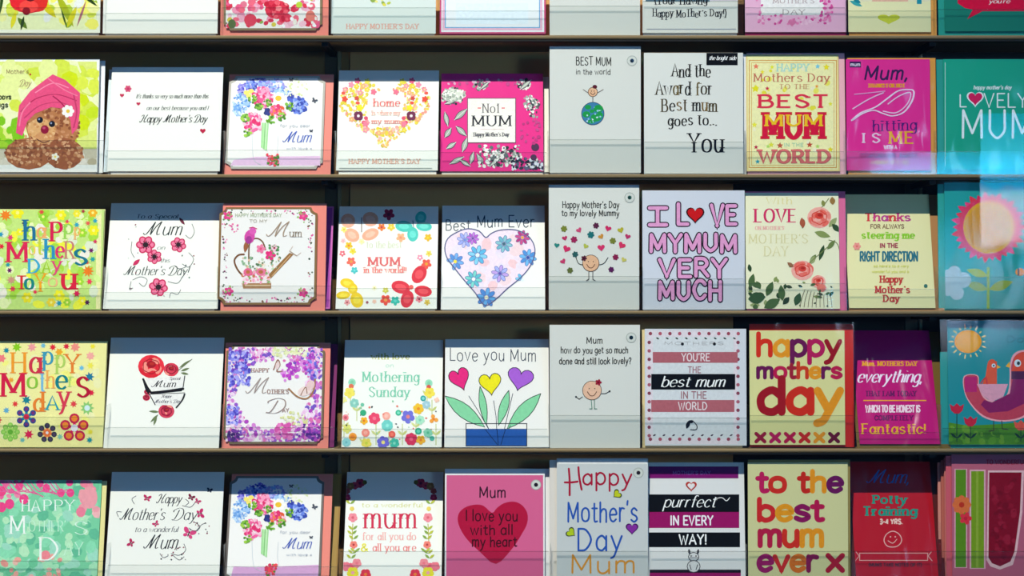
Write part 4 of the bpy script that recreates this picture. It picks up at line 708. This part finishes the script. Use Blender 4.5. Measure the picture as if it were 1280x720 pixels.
Card(3, 287,430,420,559, sh=452, board='7A2860', env='EE8078', envr=(288,430,420,560.5), dd=.007, label='second coral envelope poking out right behind the purple blossom card')
c = Card(3, 429,425,553,559, sh=448.5, board='F1F2E8', label='white card reading Mothering Sunday above a garden of small bright flowers')
a = c.art('lettering'); a.text("with love",464,512,449,7,'B8B860',1.5,'slab'); a.text("on",482,492,459,4.5,'B8DCC8',.8); a.text("Mothering",453,524,477,12,'7CC8A8',1.9,'serif'); a.text("Sunday",461,512,496,12,'7CC8A8',1.8,'serif'); a.done()
a = c.art('printed_stems')
for x,y in ((446,500),(438,480),(470,530),(503,530),(486,540),(540,500),(534,480),(455,540),(520,520),(430,520),(545,530)):
    a.stroke([(x,y),(x,min(557,y+26))],1,'C0C878'); a.leaf(x,y+14,x-6,y+8,3,'D0D488'); a.leaf(x,y+14,x+6,y+8,3,'C4CC78')
a.done()
a = c.art('printed_flowers')
for x,y,r,cl,ce,n in ((440,478,6,'98D8B8','80C8A0',1),(439,483,4,'E07050','E07050',1),(437,491,7,'F0E060','E8D850',5),(443,504,6,'88C8B8','B0E0D0',6),(453,506,3,'70C0A0','70C0A0',1),(454,516,5,'30A878','30A878',1),(468,523,7.6,'E84468','F07890',6),(483,520,6.4,'F4A898','F8C0B0',1),(498,516,4.6,'38B890','80D8B8',1),(510,521,8.6,'7070D0','E08080',5),(523,511,7,'F0C030','E88C20',6),(529,498,4.6,'38A8A0','80D0C8',1),(536,479,6,'98D8B8','80C8A0',1),(536,484,3.8,'D85848','D85848',1),(537,491,7,'F0DC50','E8C840',5),(533,506,5.4,'A0C8D0','C0D8E0',6),(542,524,6,'F0A040','E88030',3),(525,525,6,'A8E0C0','80C8A8',6),(432,522,5,'F08890','C85060',1),(434,536,6,'D8D870','C0D060',5),(441,546,6.4,'F09C30','E88020',1),(455,526,5,'F0B020','E07820',5),(484,532,7.4,'70CCC0','90E0D0',8),(457,541,6.4,'F08878','F4A898',1),(490,543,5.6,'E85C50','F07860',1),(523,539,5.4,'30A888','60C8A8',1),(535,541,6,'80C8A8','50B088',6),(514,549,8,'D83058','F06080',7),(526,550,6,'F0B028','E08020',5),(493,554,6.4,'40B8A0','80D8C0',6),(479,553,8,'7068D0','F0E080',6),(458,554,6.6,'E8D858','C8D040',5),(433,553,5.6,'90D0D0','70B8C0',8),(540,548,4,'50B8A0','50B8A0',1),(430,500,4,'F0EC90','F0E8A0',4),(546,500,3.6,'F8C8B0','F8C8B0',4)):
    if n==1: a.ell(x,y,r*.8,None,cl,0,12); a.ell(x,y,r*.4,None,ce,0,10)
    else: a.flower(x,y,r,cl,ce,n,.3,.6)
a.spray(24,430,500,548,556,['F0D8C0','90C8A0','E87868','404848'],.8,1.6,141); a.done()
c = Card(3, 556,424,686,559, sh=435.5, board='F0EEE6', label='white card reading Love you Mum over three heart tulips in a blue trough')
a = c.art('printed_tulip'); a.heart(575,474,15.5,'E8287C',-.35,'3A2838',1,.82); a.done('pink heart-shaped tulip')
a = c.art('printed_tulip'); a.heart(613,480,15,'F0E418',-.12,'3A3828',1,.92); a.done('yellow heart-shaped tulip')
a = c.art('printed_tulip'); a.heart(650,474,15.5,'A860D0',.22,'3A2848',1,1.05); a.done('purple heart-shaped tulip')
a = c.art('printed_leaves')
a.leaf(556,495,606,534,17,'88D4A0','203028'); a.leaf(600,483,608,532,9,'88D4A0','203028'); a.leaf(636,488,623,532,11,'88D4A0','203028'); a.leaf(676,492,634,536,17,'88D4A0','203028')
for p in ([(586,495),(598,514),(622,556)],[(617,501),(620,520),(622,556)],[(641,492),(632,530),(626,556)],[(608,530),(620,556)],[(638,532),(627,556)]): a.stroke(p,.8,'203040')
a.done()
a = c.art('printed_trough'); a.frame(582,529,659,558,1,'30343C'); a.rect(583,536,658,557,'2458A8')
for p in ([(606,536),(622,556)],[(621,536),(623,556)],[(632,536),(626,556)]): a.stroke(p,.8,'102040')
a.done()
a = c.art('lettering'); a.text("Love you Mum",562,670,451,15,'3C4452',1.1,jit=.8,seed=21,slope=0); a.done()
c = Card(3, 687,406,800,560, board=TG, lean=.0015, label='grey card asking Mum how do you get so much done above a small dancing figure')
a = c.art('lettering'); a.text("Mum",733,753,429,8,'2A2C28',1.1,jit=.4,seed=15); a.text("how do you get so much",701,785,441.5,7.6,'2A2C28',1.05,jit=.5,seed=16); a.text("done and still look lovely?",699,789,455,7.6,'2A2C28',1.05,jit=.5,seed=17); a.done()
a = c.art('printed_figure'); figure(a,740,488,11.5,face='EEC0A0'); a.flower(748,478,4.2,'A01C34','701020',5); a.stroke([(728,496),(724,499),(720,496)],.9,'30302C'); a.stroke([(752,492),(757,492),(762,489)],.9,'30302C'); a.ell(720,496,1.2,None,'30302C'); a.ell(762,489,1.2,None,'30302C'); a.stroke([(739,500),(740,511),(737,511)],.9,'408068'); a.stroke([(743,500),(743,511),(746,511)],.9,'408068'); a.done()
badge(c, 789,422,'103040')
c = Card(3, 806,411,933,557, board='D8DCE0', env='E8D098', lean=.004, envr=(803,412,928,560), label='white card with a dotted pink border and YOURE THE best mum IN THE WORLD bands')
a = c.art('printed_border'); a.rect(808,413,922,555,'E6DCE0'); a.rect(816,421,917,548,'DCE0E0')
for i in range(10): 
    for y in (417,549): a.ell(813+i*12.2,y,2.3,None,'B85868' if i%2 else '9A4454',0,8)
for i in range(12):
    for x in (811.5,922.5): a.ell(x,428+i*10.6,2.3,None,'B06070' if i%2 else '8A4454',0,8)
for i in range(9): a.leaf(820+i*12,422,824+i*12,424,2,'303830'); a.leaf(816+i*12,545,820+i*12,543,2,'504050')
a.done()
a = c.art('colour_bands'); a.rect(816,440,922,453.5,'B4646C'); a.rect(814,467.5,919,487,'0C0C10'); a.rect(814,500,918,515,'B4646C'); a.done()
a = c.art('lettering'); a.text("MOTHERS",830,905,431,3.6,'A8A8A8',.6); a.ell(853,430,2,2,'202024'); a.ell(893,430,2,2,'202024'); a.text("YOU'RE",852,887,451,9,'ECDCDC',1.4); a.text("THE",860,876,466,7.6,'A87880',1.2); a.text("best mum",826,905,483.5,13,'F4F4F0',2,'script'); a.text("IN THE",851,883,498,8.4,'A06870',1.2); a.text("WORLD",848,884,512,9,'ECDCDC',1.4); a.done()
a = c.art('printed_cat'); a.leaf(858,536,862,525,5,'14141A'); a.stroke([(866,526),(871,532),(870,537),(863,537)],1.1,'26262C',True); a.ell(864,527,2.6,2,'14141A'); a.done()
HM=['D83020','E8901C','6A1450','B81858','9A1420','C82818','8A1450']
c = Card(3, 937,413,1056,556, board='E2DE98', env='D0281C', lean=.005, envr=(938,405,1067,559), label='cream card with chunky lowercase happy mothers day and a row of crosses')
a = c.art('lettering'); a.text("happy",946,1051,444,26,['D83018','EC981C','6A1450','B81458','9C1420'],6,'tight')
a.text("mothers",946,1052,472,18,['6A1450','C0184C','A01C30','D03A1C','EC981C','6A1450','C01C4C'],4.8,'tight')
a.text("day",948,1052,515,40,['A01420','D02C18','E8941C'],10,'tight')
for i,cl in enumerate(['9A1838','B81858','B81848','C82820','E8941C','6A1430']): a.text("x",944+i*18.4,957+i*18.4,552,15,cl,4.6)
a.done()
c = Card(3, 1069,413,1168,555, sh=452, board='C00870', env='7A6028', envr=(1072,414,1174,560), crinkled=True, label='magenta card reading everything that I am today in shiny crumpled cellophane')
a = c.art('lettering'); a.text("Mum, MOTHERS DAY",1078,1146,457,5,'E8A028',1.6,'slab'); a.text("everything,",1071,1152,478,15,'F8E4F4',2.4,'script',slope=0); a.text("THAT I AM TODAY",1082,1145,495,6,'6A0C58',1.5,'slab'); a.rect(1079,500,1158,501.4,'F0A030'); a.text("WHICH TO BE HONEST IS",1082,1150,515,8,'F8D8E0',1.7,'tight'); a.text("COMPLETELY",1093,1141,525,5.4,'6A0C58',1.3,'slab'); a.text("Fantastic!",1077,1157,542,12,'E8A828',2.2,'slab'); a.done()
c = Card(3, 1185,401,1316,556, board='1E9098', env='2C9A94', lean=.006, envr=(1177,440,1306,560), label='turquoise card with a sun and a red mother bird carrying her chick')
a = c.art('printed_meadow'); a.poly([(1182,528),(1210,532),(1250,530),(1316,524),(1316,556),(1182,556)],'4E8C24',True); a.spray(40,1184,534,1312,554,['5C9A28','6AA02C','447C20'],3,7,151); a.done()
a = c.art('printed_sun'); a.ell(1210,427,17,14.5,'F0A020',0,24); a.ell(1210,427,14,12,'F2AC2C',0,20)
for i in range(18): t=i*.349; a.stroke([(1210+19*math.cos(t),427+17*math.sin(t)),(1210+(23 if i%2 else 21)*math.cos(t),427+(21 if i%2 else 19)*math.sin(t))],1.5,'E8D480')
a.done()
a = c.art('printed_mother_bird')
a.poly(spl([(1205,470),(1222,469),(1224,482),(1230,495),(1240,501),(1252,499),(1260,490),(1262,470),(1262,458),(1266,444),(1276,438),(1290,440),(1298,456),(1300,490),(1292,512),(1275,524),(1250,527),(1228,521),(1212,504),(1205,488),(1205,470)],4)[:-1],'F0A8B0',True)
a.poly(spl([(1206,471),(1221,470),(1223,483),(1229,497),(1240,503),(1253,501),(1262,492),(1264,470),(1264,458),(1268,446),(1277,440),(1289,442),(1296,456),(1298,490),(1290,510),(1274,522),(1250,525),(1229,519),(1213,503),(1206,488),(1206,471)],4)[:-1],'C84458',True)
a.rect(1206,471,1221,490,'C02470'); a.poly([(1264,464),(1297,464),(1297,474),(1264,474)],'50204C'); a.poly([(1230,500),(1240,503),(1262,492),(1266,474),(1296,474),(1290,500),(1260,514),(1236,516),(1226,506)],'8A2060',True); a.poly([(1266,458),(1268,446),(1277,440),(1289,442),(1296,456),(1296,464),(1264,464)],'E84C30',True)
a.poly([(1221,480),(1260,480),(1254,496),(1240,502),(1228,494)],'E8A4B8',True)
a.ell(1272,454,4.4,4.8,'D8E8EC'); a.ell(1273,454,2,2.4,'203038'); a.poly([(1262,452),(1257,458),(1263,460)],'F0B030')
a.stroke([(1242,526),(1242,538),(1236,539)],1,'402A30'); a.stroke([(1252,526),(1253,536),(1260,537)],1,'402A30'); a.done()
a = c.art('printed_chick'); a.poly([(1228,480),(1232,470),(1234,456),(1239,449),(1246,452),(1246,480)],'E8542C',True); a.ell(1240,455,5.6,6,'E8542C'); a.ell(1242,457,2.6,None,'D8E8EC'); a.ell(1242,457,1.2,None,'203038'); a.poly([(1246,456),(1251,459),(1246,461)],'F0B030'); a.stroke([(1226,479),(1232,472),(1234,480)],1.4,'D02C48',True); a.done()
a = c.art('printed_tulips')
for x,y,r in ((1196,511,9),(1213,527,8.5),(1276,532,9)):
    a.poly([(x-r,y-6),(x-r*.45,y-3),(x,y-7),(x+r*.45,y-3),(x+r,y-6),(x+r*.8,y+2),(x+r*.3,y+6),(x-r*.3,y+6),(x-r*.8,y+2)],'C82440' if x<1260 else 'E05848',True); a.stroke([(x,y+6),(x,552)],1,'1C3C30'); a.leaf(x,548,x-8,541,3,'1C3C30'); a.leaf(x,548,x+8,541,3,'1C3C30')
a.done()
a = c.art('lettering'); a.text("Happy Mother's",1240,1300,412,5,'1C6C78',.9); a.text("Day",1258,1290,428,8,'1C6C78',1); a.done()

# ------------------------------------------------------------------ ROW 4
c = Card(4, -22,600,124,733, board='7CD0A0', env='EFE29A', lean=.026, envr=(-20,601,133,736), label='mint green card with pink foliage and white Happy Mothers Day capitals, lowest row')
a = c.art('printed_foliage'); a.spray(180,-20,603,122,731,['8CDCB0','70C898','A8E4B8','64BC94','A0DCC0','B8E8BC'],4,10,161)
a.spray(36,-20,600,30,645,['E84C84','F0689C','F08CA8'],3,6,162,lambda x,y:y<640-x); a.spray(30,84,604,122,650,['F0A0A8','F4B8B8','F08CA0'],3,7,163,lambda x,y:x>100); a.spray(40,-20,690,80,731,['F0A898','F4C0B0','E8988C'],3,6,164,lambda x,y:y>700-x*.1)
for x,y,r in ((76,616,5),(88,616,5),(87,603,4.6),(105,604,5),(30,624,6),(12,630,6),(2,614,6),(50,604,5),(24,608,5),(58,610,5),(2,634,6),(101,640,6)): a.ell(x,y,r,r*1.1,'F04888' if x<100 else 'F08098',0,10)
for i in range(14): 
    x=-10+i*6; a.stroke([(x,602),(x+10,614),(x+22,612+i%4*3)],1.3,'E8609A',True)
a.ell(57,694,6,6,'F08890'); a.ell(112,622,10,14,'F0A0A8'); a.done()
a = c.art('lettering'); a.text("HA",27,50,639,14,'ECFCEE',1.7,'serif'); a.text("PPY",54,93,638,13,'ECFCEE',1.6,'serif'); a.text("M",12,32,667,22,'F4FFF0',2.4,'serif'); a.text("OTHER'",36,82,664,13,'CCF2D6',1.1,'serif'); a.text("S",92,110,668,16,'E0F8E8',1.4,'serif'); a.text("D",48,74,700,28,'F0FAEE',2.8,'serif'); a.text("AY",80,104,694,16,'CCF2D6',1.3,'serif'); a.done()
c = Card(4, 135,590,277,733, sh=618, label='white card with flourished black script and magenta butterflies, lowest row')
a = c.art('lettering'); a.text("Happy",196,226,629,11,'34363C',1.2,'script'); a.text("Mother's",150,205,650,14,'34363C',1.3,'script'); a.text("Day",215,245,650,14,'34363C',1.3,'script'); a.text("to a wonderful",168,222,665,6.5,'50525A',.9,'script'); a.text("Mum.",180,224,686,17,'2A2C32',1.5,'script'); a.done()
a = c.art('printed_butterflies')
for x,y,r,cl,rt in ((184,623,5.5,'C02860',.2),(239,622,5,'7A1038',.4),(262,613,4,'181E3A',.2),(247,627,4.4,'C03468',.5),(250,642,6.5,'C82868',1.4),(236,667,9,'D8447C',.4),(195,655,4.6,'C83468',-.6),(164,679,5.6,'B82458',-1.1)): a.butterfly(x,y,r,cl,'401020',rt)
a.done()
a = c.art('printed_flourishes')
for p in ([(168,630),(165,624),(170,620)],[(228,632),(238,634),(244,628)],[(232,624),(236,628),(232,632)],[(236,660),(244,664),(252,656),(258,654)],[(242,652),(250,658),(246,664)],[(200,692),(204,697),(210,695)],[(214,692),(224,694),(232,688),(230,680)],[(216,694),(224,700),(230,696)],[(148,646),(146,640),(152,640)]): a.stroke(p,.8,'50525A',True)
a.spray(18,196,684,236,700,['303238','802040'],.7,1.2,171); a.spray(12,238,650,262,668,['303238','802040'],.7,1.2,172); a.done()
c = coral(4, 284,595,403,728,(281,592,416,736),622,'bouquet card on the lowest shelf, coral envelope behind',band='7A7068')
a = c.art('printed_table'); a.poly([(288,724),(292,708),(320,709),(400,706),(400,724)],'DCA8D4',True); a.done()
bouquet(c, 278, 604)
a = c.art('printed_flower'); a.spray(50,332,705,346,722,['D8385C','E8607C','F04A50','4E8A30'],1.2,2.6,174); a.done()
Card(4, 290,592,424,734, sh=632, board='A88848', env='8C6A34', envr=(292,593,426,736), dd=.008, label='tan card edge poking out right behind the lowest bouquet card', band='A07C40')
c = Card(4, 431,590,553,734, sh=630.5, board='F3F3EA', label='white card reading mum for all you do and all you are between flower garlands')
a = c.art('lettering'); a.text("to a wonderful",452,528,634,5,'D8D890',1,'slab'); a.text("mum",455,520,660,26,'D0284C',3,'serif'); a.text("for all you do",453,520,675,9,'F0B0A8',1.4,'serif'); a.text("all you are",466,520,689,9,'E88480',1.4,'serif'); a.text("&",451,460,689,9,'E8E050',1.8); a.done()
a = c.art('printed_flowers')
for sg in (-1,1):
    X=lambda d: 488+sg*d
    for d,y,r,cl,ce in ((38,604,6,'A82848','60183C'),(44,607,5,'C03850','802040'),(32,603,3,'6A5A28','6A5A28'),(50,608,5,'8A6038','B07848'),(54,622,4.5,'C02850','F04060'),(54,614,4,'A84840','A04030'),(47,647,6,'F08C98','E06070'),(48,636,3,'E8D060','E8D060'),(46,681,5,'F08070','B03040'),(48,710,7,'F0647C','F0506C'),(42,704,6,'F08C94','E87080'),(56,708,6,'F07888','F08090'),(47,716,7.5,'E8DC30','F0A0A8'),(31,718,7,'E03048','F08030')): a.flower(X(d),y,r,cl,ce,5,.3,.7)
    for d,y in ((47,662),(48,668),(46,674),(47,692),(49,698),(50,630),(44,690)): a.leaf(X(d),y,X(d+6),y-5,3,'B8C040'); a.leaf(X(d),y,X(d-6),y-5,3,'88A848'); 
    a.stroke([(X(47),655),(X(48),676)],1,'B8B040')
a.done()
c = Card(4, 556,592,681,734, sh=594, board='DC6490', env='F2F0EC', lean=None, label='rose pink card with a crimson heart reading I love you with all my heart', band='F0EEEA')
a = c.art('printed_heart'); a.poly(spl([(620,705),(600,690),(582,672),(573,655),(573,643),(580,635),(592,631),(604,632),(615,641),(621,635),(630,629),(642,627),(652,631),(659,641),(659,654),(652,668),(640,686),(620,705)],3)[:-1],'B8143C',True); a.done('deep crimson heart')
a = c.art('lettering'); a.text("Mum",599,632,622,13,'3A1828',1.7,jit=.5,seed=31); a.text("I love you",582,647,651,13,'4A0C1C',1.7,jit=.6,seed=32); a.text("with all",588,641,668,12,'4A0C1C',1.7,jit=.6,seed=33); a.text("my heart",590,646,683,12,'4A0C1C',1.7,jit=.6,seed=34); a.done()
badge(c, 670,606,'2A1A28')
c = Card(4, 556,586,687,735, sh=592, board='F4F2EE', dd=.006, label='white card edge showing above and right of the rose pink heart card')
c = Card(4, 696,573,810,735, board='D2D6D2', lean=.002, label='grey card reading Happy Mothers Day Mum in crayon red, blue and orange handwriting')
a = c.art('printed_ground'); a.rect(698,575,809,580,'F0F0E8'); a.done()
a = c.art('lettering')
for p in ([(711,586),(712,600),(712,619)],[(706,603),(714,603),(722,602)],[(723,584),(724,596),(727,612)]): a.stroke(p,2.6,'B01838',True)
a.text("appy",728,790,606,20,'B01838',2.4,jit=1,seed=41)
a.text("Mother's",709,797,652,25,'2858B0',2.3,jit=.8,seed=42); a.text("Day",721,778,688,27,'2858B0',2.5,seed=43); a.text("Mum",713,794,716,22,'E0982C',2.4,jit=.6,seed=44); a.done()
a = c.art('printed_hearts'); a.heart(771,618,6,'3A4410',.9); a.heart(771,618,4.6,'C8D020',.9); a.heart(714,666,6.6,'3A4430',-.9); a.heart(714,666,5.2,'B8D020',-.9); a.heart(790,661,8,'4A1860'); a.heart(790,661,6.4,'8C30A0'); a.done()
badge(c, 798,591,'302830')
Card(4, 687,575,800,735, board='E8E0D4', lean=.002, dd=.006, label='cream card edge poking out left behind the crayon lettered card')
c = Card(4, 809,578,931,734, sh=595, board='E4E4E0', label='striped white, black and magenta card reading purrfect IN EVERY WAY')
a = c.art('colour_bands'); a.rect(811,583,923,598,'7A1068'); a.rect(811,618,924,640,'0A0A0C'); a.rect(811,640,924,660,'9A1060'); a.rect(811,665.5,925,684,'0A0A0C'); a.rect(812,712,926,733,'9A1060'); a.rect(812,712,926,716,'1A0A14'); a.done()
a = c.art('lettering'); a.text("MOTHER'S DAY",841,888,593,4,'8A5AA0',.8); a.text("purrfect",829,894,634,14,'F4F4F0',1.7,'script'); a.stroke([(892,624),(902,622),(908,626),(912,622)],1,'E8E8E4',True); a.text("IN EVERY",838,891,656,11,'F4ECF0',1.9); a.text("WAY!",849,883,680,11.5,'F4F4F0',2); a.done()
a = c.art('printed_heart'); a.heart(864,608,7,'B83C34'); a.heart(864,608,4.6,'E8E4E0'); a.done()
a = c.art('printed_cat'); a.ell(867,696,7,6,'3A3A40'); a.ell(867,696,6,5,'DDDDDA'); a.ell(867,708,8.6,8,'3A3A40'); a.ell(867,708,7.6,7,'DDDDDA'); a.leaf(862,693,861,686,3,'3A3A40'); a.leaf(872,693,873,686,3,'3A3A40'); a.stroke([(862,697),(872,697)],.8,'3A3A40'); a.stroke([(862,706),(864,712)],1,'3A3A40'); a.stroke([(872,706),(870,712)],1,'3A3A40'); a.ell(864,695,.9,None,'202024'); a.ell(870,695,.9,None,'202024'); a.done()
c = Card(4, 935,578,1060,733, board='D8D69A', env='A08C50', lean=.004, envr=(936,575,1063,736), label='cream card with chunky lowercase to the best mum ever x, lowest row')
a = c.art('lettering')
a.text("to the",946,1053,614,24,['C01C58','D02C20','C8281C','E8941C','6A1458'],6.2,'tight'); a.text("best",947,1029,650,25,['D02828','E8981C','8A1458','B8184C'],6.4,'tight'); a.text("mum",948,1029,682,27,['B81C44','D03020','E8941C'],6.6,'tight'); a.text("ever",947,1022,713,26,['9A1860','D02C24','D8701C','8A1850'],6.2,'tight'); a.text("x",1033,1055,713,28,'B01830',6.6); a.done()
c = Card(4, 1066,577,1168,734, sh=620, board='B80A1C', env='5A1A14', envr=(1066,577,1172,736), crinkled=True, label='dark red card reading Mum Potty Training with green slab lettering')
a = c.art('lettering'); a.text("Mum,",1084,1136,604,16,'3C6CC0',1.8,'script'); a.text("Potty",1091,1133,629,9.5,'1C9078',2.8,'slab'); a.text("Training",1079,1146,644,10.5,'1C9078',3,'slab'); a.text("3-4 YRS.",1100,1128,655,6,'F0C8B8',1.8,'flat'); a.text("(MUMS TAKE NOTES OF IT)",1086,1152,708,4,'50202C',1); a.done()
a = c.art('printed_face_outline'); a.stroke([(1108,668),(1116,664),(1124,668),(1127,676),(1121,683),(1110,683),(1105,676),(1108,668)],1.2,'E8A8A0',True); a.stroke([(1110,676),(1116,679),(1121,674)],1,'E8A8A0',True); a.ell(1113,671,1,None,'E8A8A0'); a.ell(1119,671,1,None,'E8A8A0'); a.done()
a = c.art('printed_ribbon_frame'); a.frame(1074,691,1160,701,1,'E0A098'); a.stroke([(1070,690),(1074,695),(1069,701)],1,'E0A098'); a.stroke([(1164,690),(1160,695),(1165,701)],1,'E0A098'); a.done()
c = Card(4, 1190,568,1318,734, board='C2647A', env='D8606C', lean=.004, envr=(1184,570,1312,736), label='dusky pink card with green stripes, an orange flower and a huge dark red U')
a = c.art('printed_stripes'); a.rect(1193,586,1209,710,'ECA8B4'); a.rect(1194.5,587,1207.5,709,'5C9018'); a.rect(1212,587,1232,711,'ECB0B8'); a.rect(1214,589,1230,710,'7CA01C'); a.rect(1220,589,1223,710,'94B038'); a.done()
a = c.art('big_letter')
a.poly([(1235,588),(1280,588),(1278,640),(1271,690),(1266,706),(1250,712),(1238,708),(1233,700)],'F4C4C4',True); a.poly([(1236.5,590.5),(1277,590.5),(1275,640),(1268,690),(1263,702),(1250,708),(1240,704),(1235.5,697)],'8A0C24',True); a.spray(60,1240,600,1268,700,['98142C','7C0A20','A01C34'],2,5,181); a.done()
a = c.art('printed_flowers'); a.flower(1202,631,12,'E8743C','C83420',8); a.flower(1207,648,8,'E83444','D02038',5); a.done()
a = c.art('lettering'); a.text("TO WONDERFUL MUM",1233,1300,580,5,'B83444',1.2); a.done()
for k in range(3):
    Card(4, 1181-k*4,572+k*3,1300,735, board=['D88078','C87060','E09888'][k], env=['D07068','C0605C','D88078'][k], lean=.006, dd=.006*(k+1), wrap=(k<2),
         label=['dusky red card edge directly behind the card with the huge U', 'brick red card edge between two others left of the huge U', 'salmon card edge furthest left behind the card with the huge U'][k])
